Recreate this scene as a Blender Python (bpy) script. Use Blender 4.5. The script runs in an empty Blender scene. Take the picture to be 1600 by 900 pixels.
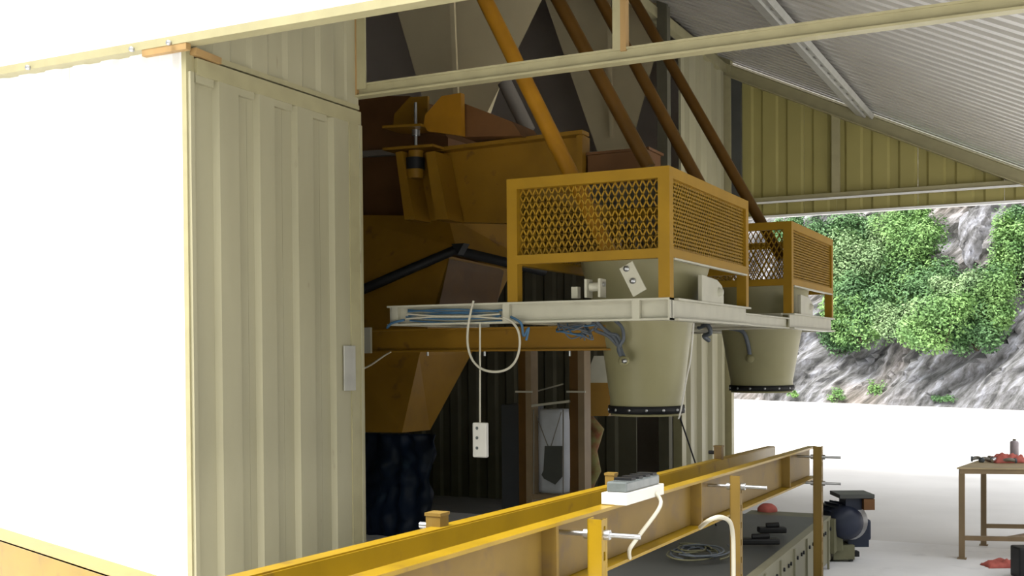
import bpy, math, random
from mathutils import Vector, Matrix, noise
random.seed(7)
C = bpy.context.scene.collection
V = Vector

# ------------------------------------------------------------------ camera
F, PPY, ROLL, YAW, PITCH, CAMH = 1745.0, 581.1, 0.0074923, 0.4673057, -0.016265, 1.70
R0 = V((math.cos(YAW), math.sin(YAW), 0)); F0 = V((-math.sin(YAW), math.cos(YAW), 0)); U0 = V((0, 0, 1))
U1 = U0*math.cos(PITCH) - F0*math.sin(PITCH)
CF = U0*math.sin(PITCH) + F0*math.cos(PITCH)
CR = R0*math.cos(ROLL) - U1*math.sin(ROLL)
CU = R0*math.sin(ROLL) + U1*math.cos(ROLL)
CAM = V((0, 0, CAMH))
cd = bpy.data.cameras.new('camera'); cam = bpy.data.objects.new('camera', cd); C.objects.link(cam)
cd.sensor_width = 36; cd.lens = 36*F/1600; cd.shift_y = (PPY-450)/1600; cd.clip_start = 0.05; cd.clip_end = 500
m = Matrix((CR, CU, -CF)).transposed().to_4x4(); m.translation = CAM
cam.matrix_world = m
bpy.context.scene.camera = cam

# ------------------------------------------------------------------ light (overcast daylight) and exposure
sc = bpy.context.scene
sc.view_settings.view_transform = 'Standard'; sc.view_settings.look = 'None'
sc.view_settings.gamma = 1; sc.view_settings.use_curve_mapping = False
sc.view_settings.exposure = -0.25
W = bpy.data.worlds.new('overcast_sky'); sc.world = W; W.use_nodes = True
nt = W.node_tree; nt.nodes.clear()
wo = nt.nodes.new('ShaderNodeOutputWorld'); bg = nt.nodes.new('ShaderNodeBackground')
tc = nt.nodes.new('ShaderNodeTexCoord'); sx = nt.nodes.new('ShaderNodeSeparateXYZ'); mr = nt.nodes.new('ShaderNodeMapRange')
cr_ = nt.nodes.new('ShaderNodeValToRGB')
nt.links.new(tc.outputs['Generated'], sx.inputs[0]); nt.links.new(sx.outputs['Z'], mr.inputs['Value'])
mr.inputs['From Min'].default_value = 0.0; mr.inputs['From Max'].default_value = 1
nt.links.new(mr.outputs['Result'], cr_.inputs[0])
cr_.color_ramp.elements[0].color = (0.34, 0.345, 0.35, 1); cr_.color_ramp.elements[1].color = (1.0, 1.0, 1.0, 1)
nt.links.new(cr_.outputs[0], bg.inputs[0]); bg.inputs[1].default_value = 3.0
nt.links.new(bg.outputs[0], wo.inputs[0])
sl = bpy.data.lights.new('hazy_sun', 'SUN'); so = bpy.data.objects.new('hazy_sun', sl); C.objects.link(so)
sl.energy = 8.5; sl.angle = math.radians(35); sl.color = (1, 0.97, 0.9)
so.rotation_euler = V((0.16, 0.50, -1.0)).to_track_quat('-Z', 'Y').to_euler()

# ------------------------------------------------------------------ pixel -> world helpers (photograph frame 1600 x 900)
def ray(px, py): return CR*((px-800)/F) + CU*(-(py-PPY)/F) + CF
def P(px, py, d): return CAM + ray(px, py)*d
def onplane(px, py, ax, val):
    r = ray(px, py); return CAM + r*((val-CAM[ax])/r[ax])
def PX(px, py, v): return onplane(px, py, 0, v)
def PY(px, py, v): return onplane(px, py, 1, v)
def PZ(px, py, v): return onplane(px, py, 2, v)
def onpl(px, py, p0, n):
    r = ray(px, py); return CAM + r*((p0-CAM).dot(n)/r.dot(n))

# ------------------------------------------------------------------ materials
TONE = dict(yellow_machine_paint=.52, amber_cage_paint=.5, shaded_dusty_yellow=.5, cream_trim_paint=.55, cream_sheet_paint=.56, white_wall_paint=1, light_concrete=1.1, pale_gravel=1, pale_concrete=.9, white_plastic=.85, zinc_steel=.9, white_sack_cloth=.8, beige_cable=.75, cream_platform_paint=.64, dark_sheet=.75, grey_lining_sheet=.9, warm_grey_panel=1.1, silo_paint=1.1, ochre_mixer_paint=.7, navy_tarpaulin=.9, leaf_fresh=.75, leaf_mid=.75, leaf_pale=.75, dark_brown_paint=.8, dusty_can=1, red_cloth=.9)
def mat(name, col, rough=0.6, metal=0.0, var=0.12, scale=6.0, bump=0.0, col2=None, stretch=(1, 1, 1), detail=6, spots=None, alpha=None):
    K = TONE.get(name, 0.60)
    col = tuple(c*K for c in col); col2 = tuple(c*K for c in col2) if col2 else None
    if spots: spots = (tuple(c*K for c in spots[0]),)+tuple(spots[1:])
    m = bpy.data.materials.new(name); m.use_nodes = True; n = m.node_tree.nodes; l = m.node_tree.links
    b = n['Principled BSDF']; b.inputs['Specular IOR Level'].default_value = 0.3; b.inputs['Roughness'].default_value = rough; b.inputs['Metallic'].default_value = metal
    tc = n.new('ShaderNodeTexCoord'); mp = n.new('ShaderNodeMapping'); mp.inputs['Scale'].default_value = stretch
    nz = n.new('ShaderNodeTexNoise'); nz.inputs['Scale'].default_value = scale; nz.inputs['Detail'].default_value = detail
    rp = n.new('ShaderNodeValToRGB')
    geo = n.new('ShaderNodeNewGeometry')
    l.new(geo.outputs['Position'], mp.inputs[0]); l.new(mp.outputs[0], nz.inputs[0]); l.new(nz.outputs['Fac'], rp.inputs[0])
    c2 = col2 or tuple(c*(1-var*2) for c in col)
    rp.color_ramp.elements[0].position = 0.33; rp.color_ramp.elements[0].color = (*c2, 1)
    rp.color_ramp.elements[1].position = 0.62; rp.color_ramp.elements[1].color = (*col, 1)
    out = rp.outputs[0]
    if spots:
        n2 = n.new('ShaderNodeTexNoise'); n2.inputs['Scale'].default_value = spots[1]; n2.inputs['Detail'].default_value = 8
        r2 = n.new('ShaderNodeValToRGB'); r2.color_ramp.elements[0].position = spots[2]; r2.color_ramp.elements[1].position = spots[2]+spots[3]
        mx = n.new('ShaderNodeMix'); mx.data_type = 'RGBA'
        l.new(mp.outputs[0], n2.inputs[0]); l.new(n2.outputs['Fac'], r2.inputs[0]); l.new(r2.outputs[0], mx.inputs['Factor'])
        l.new(out, mx.inputs['A']); mx.inputs['B'].default_value = (*spots[0], 1); out = mx.outputs['Result']
    l.new(out, b.inputs['Base Color'])
    if bump:
        bp = n.new('ShaderNodeBump'); bp.inputs['Strength'].default_value = bump; bp.inputs['Distance'].default_value = 0.02
        l.new(nz.outputs['Fac'], bp.inputs['Height']); l.new(bp.outputs[0], b.inputs['Normal'])
    return m
M = dict(
 white=mat('white_wall_paint', (0.88, 0.88, 0.88), 0.5, var=0.02, scale=2),
 cream=mat('cream_sheet_paint', (0.69, 0.645, 0.43), 0.42, var=0.05, scale=3, stretch=(1, 1, .25), spots=((0.42, 0.36, 0.24), 9, 0.70, 0.08)),
 cream2=mat('cream_gable_sheet', (0.60, 0.53, 0.19), 0.55, var=0.04, scale=2),
 trim=mat('cream_trim_paint', (0.68, 0.62, 0.36), 0.4, var=0.05, scale=8),
 plat=mat('cream_platform_paint', (0.78, 0.75, 0.60), 0.35, var=0.05, scale=7),
 hop=mat('hopper_paint', (0.54, 0.50, 0.27), 0.4, var=0.04, scale=4),
 roof=mat('roof_sheet_underside', (0.78, 0.75, 0.68), 0.25, var=0.04, scale=2),
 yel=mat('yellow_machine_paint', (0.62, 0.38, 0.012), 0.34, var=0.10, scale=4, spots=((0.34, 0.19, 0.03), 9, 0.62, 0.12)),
 yel_shade=mat('shaded_dusty_yellow', (0.40, 0.25, 0.05), 0.5, var=0.08, scale=4, spots=((0.30, 0.19, 0.07), 6, 0.55, 0.12)),  # duller copy of the yellow, canopy shade and dust mixed into its colour
 yelcage=mat('amber_cage_paint', (0.62, 0.34, 0.01), 0.55, var=0.06, scale=5),
 oran=mat('ochre_mixer_paint', (0.40, 0.205, 0.015), 0.45, var=0.10, scale=3, spots=((0.24, 0.12, 0.02), 7, 0.64, 0.1)),
 brown=mat('dark_brown_paint', (0.20, 0.09, 0.03), 0.5, var=0.1, scale=4),
 pipe=mat('orange_pipe_paint', (0.62, 0.29, 0.02), 0.35, var=0.08, scale=6),
 pipeb=mat('rust_pipe_paint', (0.20, 0.095, 0.015), 0.4, var=0.1, scale=6),
 silo=mat('silo_paint', (0.66, 0.57, 0.36), 0.5, var=0.04, scale=2),
 gpanel=mat('warm_grey_panel', (0.52, 0.47, 0.42), 0.6, var=0.04, scale=2),
 grey=mat('grey_belt_cover', (0.13, 0.135, 0.13), 0.45, var=0.08, scale=3),
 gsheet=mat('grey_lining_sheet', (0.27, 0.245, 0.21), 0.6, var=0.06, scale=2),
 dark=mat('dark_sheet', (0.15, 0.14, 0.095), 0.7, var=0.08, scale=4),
 black=mat('black_rubber', (0.02, 0.02, 0.022), 0.5, var=0.1, scale=20),
 steel=mat('zinc_steel', (0.62, 0.63, 0.65), 0.3, metal=0.9, var=0.06, scale=30),
 perf=mat('galvanised_purlin', (0.66, 0.65, 0.58), 0.5, metal=0.0, var=0.06, scale=10),
 wplast=mat('white_plastic', (0.82, 0.80, 0.74), 0.35, var=0.02, scale=10),
 gplast=mat('smoky_plastic', (0.22, 0.25, 0.25), 0.2, var=0.1, scale=20),
 blue=mat('blue_hose_rubber', (0.10, 0.24, 0.42), 0.4, var=0.1, scale=10),
 bhose=mat('grey_air_hose', (0.20, 0.23, 0.27), 0.4, var=0.1, scale=10),
 tarp=mat('navy_tarpaulin', (0.012, 0.028, 0.07), 0.45, col2=(0.006, 0.011, 0.022), scale=2.2, bump=0.6, spots=((0.05, 0.09, 0.15), 3.5, 0.62, 0.12)),
 bag=mat('white_sack_cloth', (0.66, 0.69, 0.74), 0.7, var=0.06, scale=6, bump=0.5),
 patch=mat('dark_print', (0.12, 0.125, 0.11), 0.8, var=0.05, scale=9),
 panelg=mat('slate_cabinet', (0.11, 0.12, 0.13), 0.6, var=0.06, scale=3),
 cable=mat('beige_cable', (0.72, 0.68, 0.55), 0.4, var=0.04, scale=10),
 wood=mat('raw_timber', (0.66, 0.42, 0.17), 0.6, var=0.14, scale=5, stretch=(1, 1, .3)),
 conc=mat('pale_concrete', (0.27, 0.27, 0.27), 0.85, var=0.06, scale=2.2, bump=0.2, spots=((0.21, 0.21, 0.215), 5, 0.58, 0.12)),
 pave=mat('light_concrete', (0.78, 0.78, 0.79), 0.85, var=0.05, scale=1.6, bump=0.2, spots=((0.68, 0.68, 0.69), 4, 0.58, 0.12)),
 sky_block_hill=mat('added_scrub_hill', (0.10, 0.14, 0.06), 0.95, var=0.2, scale=0.4),
 gravel=mat('pale_gravel', (0.72, 0.71, 0.70), 0.95, var=0.05, scale=0.8, bump=0.3),
 table=mat('table_brown_paint', (0.42, 0.30, 0.17), 0.5, var=0.08, scale=6),
 ttop=mat('table_top_board', (0.70, 0.55, 0.33), 0.5, var=0.08, scale=6),
 red=mat('red_cloth', (0.62, 0.16, 0.13), 0.8, var=0.14, scale=12, bump=0.4),
 can=mat('dusty_can', (0.46, 0.40, 0.44), 0.4, var=0.08, scale=20),
 motor=mat('navy_motor_paint', (0.035, 0.045, 0.085), 0.4, var=0.1, scale=10),
 olive=mat('olive_gearbox', (0.28, 0.27, 0.16), 0.5, var=0.1, scale=10),
 panelo=mat('pale_olive_side', (0.40, 0.38, 0.26), 0.45, var=0.06, scale=3, stretch=(1, 1, .4)),
 bark=mat('bark', (0.13, 0.10, 0.07), 0.9, var=0.2, scale=8),
 cloth=mat('printed_cloth', (0.35, 0.33, 0.12), 0.8, col2=(0.35, 0.07, 0.04), scale=9, bump=0.3),
)
def leafmat(name, c1, c2):
    m = mat(name, c1, 0.55, col2=c2, scale=1.4)
    b = m.node_tree.nodes['Principled BSDF']
    b.inputs['Subsurface Weight'].default_value = 0.0
    return m
LEAF = [leafmat('leaf_fresh', (0.30, 0.52, 0.17), (0.15, 0.31, 0.10)),
        leafmat('leaf_mid', (0.18, 0.35, 0.14), (0.10, 0.21, 0.09)),
        leafmat('leaf_pale', (0.34, 0.50, 0.24), (0.20, 0.34, 0.15))]
def rockmat():
    m = bpy.data.materials.new('limestone_rock'); m.use_nodes = True; n = m.node_tree.nodes; l = m.node_tree.links
    b = n['Principled BSDF']; b.inputs['Roughness'].default_value = 0.9
    geo = n.new('ShaderNodeNewGeometry'); mp = n.new('ShaderNodeMapping'); uv = n.new('ShaderNodeTexCoord'); m0 = n.new('ShaderNodeMapping')
    m0.inputs['Rotation'].default_value = (0, 0, math.radians(-58)); mp.inputs['Scale'].default_value = (0.55, 1.9, 1)
    l.new(uv.outputs['UV'], m0.inputs[0])
    n1 = n.new('ShaderNodeTexNoise'); n1.inputs['Scale'].default_value = 1.9; n1.inputs['Detail'].default_value = 12; n1.inputs['Roughness'].default_value = .7
    r1 = n.new('ShaderNodeValToRGB'); e = r1.color_ramp.elements
    e[0].position = 0.36; e[0].color = (0.05, 0.05, 0.055, 1); e[1].position = 0.68; e[1].color = (0.50, 0.52, 0.60, 1)
    x = e.new(0.45); x.color = (0.13, 0.13, 0.13, 1); x = e.new(0.55); x.color = (0.25, 0.25, 0.27, 1)
    n2 = n.new('ShaderNodeTexNoise'); n2.inputs['Scale'].default_value = 0.22; n2.inputs['Detail'].default_value = 4
    r2 = n.new('ShaderNodeValToRGB'); r2.color_ramp.elements[0].position = .5; r2.color_ramp.elements[1].position = .64
    mx = n.new('ShaderNodeMix'); mx.data_type = 'RGBA'; mx.blend_type = 'MULTIPLY'
    mx.inputs['B'].default_value = (1.0, 0.88, 0.76, 1)
    l.new(m0.outputs[0], mp.inputs[0]); l.new(mp.outputs[0], n1.inputs[0]); l.new(geo.outputs['Position'], n2.inputs[0])
    l.new(n1.outputs['Fac'], r1.inputs[0]); l.new(n2.outputs['Fac'], r2.inputs[0]); l.new(r2.outputs[0], mx.inputs['Factor'])
    l.new(r1.outputs[0], mx.inputs['A']); l.new(mx.outputs['Result'], b.inputs['Base Color'])
    bp = n.new('ShaderNodeBump'); bp.inputs['Strength'].default_value = 0.8; bp.inputs['Distance'].default_value = 0.15
    l.new(n1.outputs['Fac'], bp.inputs['Height']); l.new(bp.outputs[0], b.inputs['Normal'])
    return m
M['rock'] = rockmat()

# ------------------------------------------------------------------ mesh builder
class MB:
    def __init__(s): s.v = []; s.f = []; s.smooth = set()
    def add(s, vs, fs, smooth=False):
        o = len(s.v); s.v += [tuple(x) for x in vs]
        for f in fs:
            if smooth: s.smooth.add(len(s.f))
            s.f.append([i+o for i in f])
        return s
    def box(s, a, b):
        x0, x1 = sorted((a[0], b[0])); y0, y1 = sorted((a[1], b[1])); z0, z1 = sorted((a[2], b[2]))
        return s.hexa([(x0, y0, z0), (x1, y0, z0), (x1, y1, z0), (x0, y1, z0)], [(x0, y0, z1), (x1, y0, z1), (x1, y1, z1), (x0, y1, z1)])
    def hexa(s, lo, hi):
        return s.add(list(lo)+list(hi), [(3, 2, 1, 0), (4, 5, 6, 7), (0, 1, 5, 4), (1, 2, 6, 5), (2, 3, 7, 6), (3, 0, 4, 7)])
    def bar(s, p, q, w, h, up=V((0, 0, 1)), ow=0, oh=0):   # w across, h along up; ow/oh shift
        p, q = V(p), V(q); t = (q-p).normalized(); a = t.cross(up)
        if a.length < 1e-4: a = t.cross(V((0, 1, 0)))
        a.normalize(); b = a.cross(t).normalized()
        p = p+a*ow+b*oh; q = q+a*ow+b*oh; a = a*w/2; b = b*h/2
        return s.hexa([p-a-b, p+a-b, p+a+b, p-a+b], [q-a-b, q+a-b, q+a+b, q-a+b])
    def ibeam(s, p, q, w, h, t=0.012, up=V((0, 0, 1))):     # p-q is the centre line
        s.bar(p, q, t, h-2*t, up); s.bar(p, q, w, t, up, 0, h/2-t/2); s.bar(p, q, w, t, up, 0, -h/2+t/2); return s
    def tube(s, pts, r, n=8, cap=True):
        pts = [V(p) for p in pts]; rs = r if isinstance(r, (list, tuple)) else [r]*len(pts)
        vs = []; fs = []; prev = None
        for i, p in enumerate(pts):
            t = (pts[min(i+1, len(pts)-1)]-pts[max(i-1, 0)]).normalized()
            if prev is None:
                a = t.cross(V((0, 0, 1)));  a = a if a.length > 1e-3 else t.cross(V((1, 0, 0)))
            else: a = prev-t*prev.dot(t)
            a.normalize(); prev = a; b = t.cross(a)
            for k in range(n):
                an = 2*math.pi*k/n; vs.append(p+(a*math.cos(an)+b*math.sin(an))*rs[i])
        for i in range(len(pts)-1):
            for k in range(n):
                fs.append((i*n+k, i*n+(k+1) % n, (i+1)*n+(k+1) % n, (i+1)*n+k))
        s.add(vs, fs, True)
        if cap: s.add(vs[:n], [tuple(range(n-1, -1, -1))]); s.add(vs[-n:], [tuple(range(n))])
        return s
    def lathe(s, c, prof, n=32, axis=V((0, 0, 1)), smooth=True):   # prof: (r, h) list
        c = V(c); ax = V(axis).normalized(); a = ax.cross(V((0.3, 1, 0.2))).normalized(); b = ax.cross(a)
        vs = []; fs = []
        for r, h in prof:
            for k in range(n):
                an = 2*math.pi*k/n; vs.append(c+ax*h+(a*math.cos(an)+b*math.sin(an))*r)
        for i in range(len(prof)-1):
            for k in range(n): fs.append((i*n+k, i*n+(k+1) % n, (i+1)*n+(k+1) % n, (i+1)*n+k))
        return s.add(vs, fs, smooth)
    def prism(s, poly, off):   # closed polygon list of points extruded by vector off
        off = V(off); n = len(poly); a = [V(p) for p in poly]; b = [p+off for p in a]
        return s.add(a+b, [tuple(range(n)), tuple(range(2*n-1, n-1, -1))]+[(i, i+n, (i+1) % n+n, (i+1) % n) for i in range(n)])
    def build(s, name, material, parent=None, bevel=0):
        me = bpy.data.meshes.new(name); me.from_pydata(s.v, [], s.f)
        import bmesh
        bm = bmesh.new(); bm.from_mesh(me); bm.faces.ensure_lookup_table()
        for i in s.smooth: bm.faces[i].smooth = True
        bmesh.ops.recalc_face_normals(bm, faces=bm.faces); bm.to_mesh(me); bm.free()
        me.materials.append(material if not isinstance(material, str) else M[material])
        o = bpy.data.objects.new(name, me); C.objects.link(o)
        if parent: o.parent = parent; o.matrix_parent_inverse = Matrix.Translation(-parent.location)
        if bevel:
            bv = o.modifiers.new('bevel', 'BEVEL'); bv.width = bevel; bv.segments = 2; bv.limit_method = 'ANGLE'
        return o
def tag(o, label, cat, group=None):
    o['label'] = label; o['category'] = cat
    if group: o['group'] = group
    return o
def thing(name, loc, label, cat, group=None):
    o = bpy.data.objects.new(name, None); o.location = loc; o.empty_display_size = .1; C.objects.link(o); return tag(o, label, cat, group)
def struct(o, label=None):
    o['kind'] = 'structure'
    if label: o['label'] = label
    return o
def snode(name, loc=(0, 0, 0)):
    o = bpy.data.objects.new(name, None); o.location = loc; C.objects.link(o); return struct(o)
def smooth_path(pts, n=6):
    pts = [V(p) for p in pts]; out = []
    for i in range(len(pts)-1):
        p0 = pts[max(i-1, 0)]; p1 = pts[i]; p2 = pts[i+1]; p3 = pts[min(i+2, len(pts)-1)]
        for k in range(n):
            t = k/n; out.append(0.5*((2*p1)+(p2-p0)*t+(2*p0-5*p1+4*p2-p3)*t*t+(3*p1-p0-3*p2+p3)*t**3))
    out.append(pts[-1]); return out
def copy_tree(o, delta, parent=None):
    c = o.copy(); C.objects.link(c)
    if parent: c.parent = parent
    else: c.location = o.location+V(delta)
    for ch in list(o.children): copy_tree(ch, delta, c)
    return c

# sheet with trapezoid ribs. prof: list of (u, h); extruded from v0 to v1 (functions of u allowed)
def sheet(mb, org, U, Vd, N, prof, v0, v1, t=0.006):
    org, U, Vd, N = V(org), V(U), V(Vd), V(N)
    g0 = v0 if callable(v0) else (lambda u: v0); g1 = v1 if callable(v1) else (lambda u: v1)
    for (u0, h0), (u1, h1) in zip(prof[:-1], prof[1:]):
        q = []
        for tt in (0, -t):
            q.append([org+U*u0+Vd*g0(u0)+N*(h0+tt), org+U*u1+Vd*g0(u1)+N*(h1+tt), org+U*u1+Vd*g1(u1)+N*(h1+tt), org+U*u0+Vd*g1(u0)+N*(h0+tt)])
        mb.hexa(q[1], q[0])
def ribs(u0, u1, period, wid, fl, h):
    out = [(u0, 0)]; u = u0+period*0.3
    while u+wid+2*fl < u1:
        out += [(u, 0), (u+fl, h), (u+fl+wid, h), (u+2*fl+wid, 0)]; u += period
    out.append((u1, 0)); return out

# ------------------------------------------------------------------ key planes
D0 = 6.0
cnr = P(290, 68, D0); XC, YF, ZF = cnr.x, cnr.y, cnr.z
Y2 = PX(557, 155, XC).y
YG = PX(1130, 95, XC).y; ZA = PX(1130, 95, XC).z
rB = PY(1600, 265, YG); ZGB = PY(1179, 318, YG).z
slope = (rB.z-ZA)/(rB.x-XC)
XE = 0.15
def roofz(x): return ZA+slope*(x-XC)
print('XC', XC, 'YF', YF, 'ZF', ZF, 'Y2', Y2, 'YG', YG, 'ZA', ZA, 'rB', rB, 'ZGB', ZGB, 'roofE', roofz(XE))
XI = XC-6.0      # far side of the shed interior
ZT = 7.4

# ------------------------------------------------------------------ ground
g = MB(); g.box((-60, -30, -0.32), (60, 70, -0.02)); struct(g.build('ground', 'gravel'))
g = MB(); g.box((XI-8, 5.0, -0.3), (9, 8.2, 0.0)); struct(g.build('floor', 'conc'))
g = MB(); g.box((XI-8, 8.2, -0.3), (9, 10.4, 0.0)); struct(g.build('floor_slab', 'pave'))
# added scrubby hillside, unseen, blocks low sky light behind and right of the yard
vs = []; nx_, nz_ = 90, 14
for j in range(nz_+1):
    for i in range(nx_+1):
        an = math.radians(-150+155*i/nx_); rr = 34+j*1.6+3*noise.noise(V((i*.2, j*.3, 0)))
        vs.append((math.cos(an)*rr, math.sin(an)*rr, -.5+j*1.6+1.2*noise.noise(V((i*.3, j*.4, 5)))))
g = MB(); g.add(vs, [(j*(nx_+1)+i, j*(nx_+1)+i+1, (j+1)*(nx_+1)+i+1, (j+1)*(nx_+1)+i) for j in range(nz_) for i in range(nx_)]); struct(g.build('hillside', 'sky_block_hill'))

# ------------------------------------------------------------------ white front wall and fascia
root = snode('wall_front', (XC-2, YF, 0))
NY = V((0, -1, 0)); per = 0.222
x = XC-0.02
k = 0
while x > XC-6.2:                                        # wall cladding sheets, each about 0.9 m wide
    x0 = x-per*4
    mb = MB(); sheet(mb, (x0, YF+.03, 0), (1, 0, 0), (0, 0, 1), NY, [(0, 0)]+[q for i in range(4) for q in ((i*per+.02, 0), (i*per+.05, .018), (i*per+.135, .018), (i*per+.165, 0))]+[(per*4, 0)], 0.02, ZF-.01, .02)
    mb.build('cladding_sheet', 'white', root); x = x0-.002
mb = MB(); mb.box((XC-.02, YF-.012, 0), (XC+.012, YF+.05, ZF-.02)); mb.build('corner_trim', 'trim', root)
root = snode('wall_fascia', (XC, YF, ZF))
x = XC-6.2
FE = roofz
while x < XE-.05:
    x1 = min(x+.999, XE)
    topf = (lambda X0: (lambda u: (ZT if X0+u < XC else min(ZT, roofz(X0+u)+.02)) - ZF))(x)
    prof = ribs(0, x1-x-.001, .25, .10, .03, .02)
    mb = MB(); sheet(mb, (x, YF-.03, ZF), (1, 0, 0), (0, 0, 1), NY, prof, 0.02, topf, .02)
    mb.build('cladding_sheet', 'white', root); x = x1
mb = MB(); mb.bar((XC-6.2, YF-.01, ZF+.01), (XE, YF-.01, ZF+.01), .09, .045); mb.build('edge_trim', 'trim', root)
# timber end pieces above the corner
for px0, px1, py, nm in ((222, 291, 63, 'timber_batten'),):
    a = PY(px0, 67, YF-.05); b = PY(px1, 58, YF-.05)
    mb = MB(); mb.bar((a.x, YF-.035, ZF-.03), (b.x+.0, YF-.035, ZF-.03), .035, .035); mb.build(nm, 'wood', root)
mb = MB(); mb.bar((XC+.03, YF+.02, ZF-.04), (XC+.03, YF+.22, ZF-.05), .05, .035); mb.build('timber_batten', 'wood', root)
for px in (212, 270, 50):
    p = PY(px, 62 if px > 60 else 92, YF-.05); mb = MB(); mb.lathe((p.x, YF-.07, ZF-.01), [(0, .0), (.014, 0), (.014, .02), (0, .02)], 8, (0, -1, 0)); mb.build('screw', 'steel', root)

# ------------------------------------------------------------------ cream side wall (receding)
root = snode('wall_side', (XC, (YF+Y2)/2, 0))
def yy(px): return PX(px, 300, XC).y
edges = [(337, 368), (400, 424), (459, 484), (516, 557)]     # raised bands in the photograph
prof = [(yy(293), .03), (yy(299), .03), (yy(302), 0)]
cuts = []
for a, b in edges:
    ya, yb = yy(a), yy(b)
    prof += [(ya-.02, 0), (ya, .034)]
    if b < 550: prof += [(yb, .03), (yb+.012, 0)]; cuts.append(yb+.1)
prof.append((Y2-.0, .03))
ztr = ZF-.10
# three sheets
groups = []; cur = [prof[0]]; ci = 0
for q in prof[1:]:
    if ci < len(cuts) and q[0] > cuts[ci]:
        cur.append((cuts[ci], cur[-1][1])); groups.append(cur); cur = [(cuts[ci]+.0015, cur[-1][1])]; ci += 1
    cur.append(q)
groups.append(cur)
for gsh in groups:
    mb = MB(); sheet(mb, (XC, 0, 0), (0, 1, 0), (0, 0, 1), (1, 0, 0), gsh, 0.0, ztr-.05, .03)
    mb.build('cladding_sheet', 'cream', root)
# flute end caps
mb = MB()
fl = [(yy(302), yy(330)), (yy(368), yy(393)), (yy(424), yy(452)), (yy(484), yy(506))]
for a, b in fl: mb.box((XC-.02, a, ztr-.10), (XC+.028, b, ztr-.05))
mb.build('flute_cap', 'cream', root)
mb = MB(); mb.box((XC-.05, YF+.05, ztr-.06), (XC+.035, Y2, ztr+.03)); mb.build('wall_rail', 'trim', root)
mb = MB(); mb.box((XC-.05, YF+.05, ztr+.045), (XC+.022, Y2, ztr+.075)); mb.build('wall_rail', 'trim', root)
prof2 = ribs(YF+.06, Y2-.14, .33, .14, .03, .02)
mb = MB(); sheet(mb, (XC, 0, 0), (0, 1, 0), (0, 0, 1), (1, 0, 0), prof2+[(Y2-.13, .015), (Y2, .015)], ztr+.05, ZT, .03); mb.build('upper_sheet', 'cream', root)
mb = MB(); mb.box((XC-.09, Y2-.14, 0), (XC+.04, Y2+.005, ztr-.06)); mb.build('end_post', 'trim', root)
mb = MB(); mb.bar((XC+.042, Y2-.03, 0), (XC+.042, Y2-.03, ztr-.06), .01, .012); mb.build('seam', 'cream', root)
a = PX(536, 540, XC+.04); b = PX(554, 610, XC+.04)
mb = MB(); mb.box((XC+.04, a.y, b.z), (XC+.052, b.y, a.z)); o = mb.build('lock_plate', 'perf', root, .003); o['label'] = 'small grey metal plate'
mb = MB(); mb.box((XC+.04, YF+.05, 0), (XC+.012, YF+.0, 1)); 

# ------------------------------------------------------------------ shed shell behind
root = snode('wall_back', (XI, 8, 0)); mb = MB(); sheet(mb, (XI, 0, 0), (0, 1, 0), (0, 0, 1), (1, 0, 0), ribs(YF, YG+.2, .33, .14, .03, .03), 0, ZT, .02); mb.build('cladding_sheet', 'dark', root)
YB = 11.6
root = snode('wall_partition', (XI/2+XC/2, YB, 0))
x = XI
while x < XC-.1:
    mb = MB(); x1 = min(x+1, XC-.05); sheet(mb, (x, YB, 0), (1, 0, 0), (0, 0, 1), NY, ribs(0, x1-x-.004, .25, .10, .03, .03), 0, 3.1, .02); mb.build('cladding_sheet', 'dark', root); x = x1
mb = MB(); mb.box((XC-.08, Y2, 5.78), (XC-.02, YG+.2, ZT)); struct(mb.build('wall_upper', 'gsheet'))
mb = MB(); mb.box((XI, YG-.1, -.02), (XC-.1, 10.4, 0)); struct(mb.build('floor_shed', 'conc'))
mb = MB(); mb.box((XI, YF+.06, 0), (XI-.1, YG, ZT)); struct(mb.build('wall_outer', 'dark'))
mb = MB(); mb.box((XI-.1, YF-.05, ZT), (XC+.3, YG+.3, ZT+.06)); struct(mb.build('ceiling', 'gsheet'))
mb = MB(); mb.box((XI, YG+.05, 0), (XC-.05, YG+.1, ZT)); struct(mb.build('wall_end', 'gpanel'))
# far cream wall piece on the shed side plane
root = snode('wall_far', (XC, YG-.6, 0))
ya = PX(1066, 600, XC).y
w = (YG-ya)/2
for i in range(2):
    y0 = ya+i*w
    mb = MB(); sheet(mb, (XC, y0, 0), (0, 1, 0), (0, 0, 1), (1, 0, 0), ribs(0, w-.004, w/2.01, .12, .04, .05), 0, roofz(XC)-.05, .03); mb.build('cladding_sheet', 'cream', root)
mb = MB(); mb.box((XC-.1, YG-.12, 0), (XC+.13, YG+.0, 5.9)); mb.build('corner_post', 'trim', root)
mb = MB(); mb.box((XC-.06, ya-.17, 0), (XC+.05, ya-.01, 3.6)); mb.build('jamb_post', 'trim', root)

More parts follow.
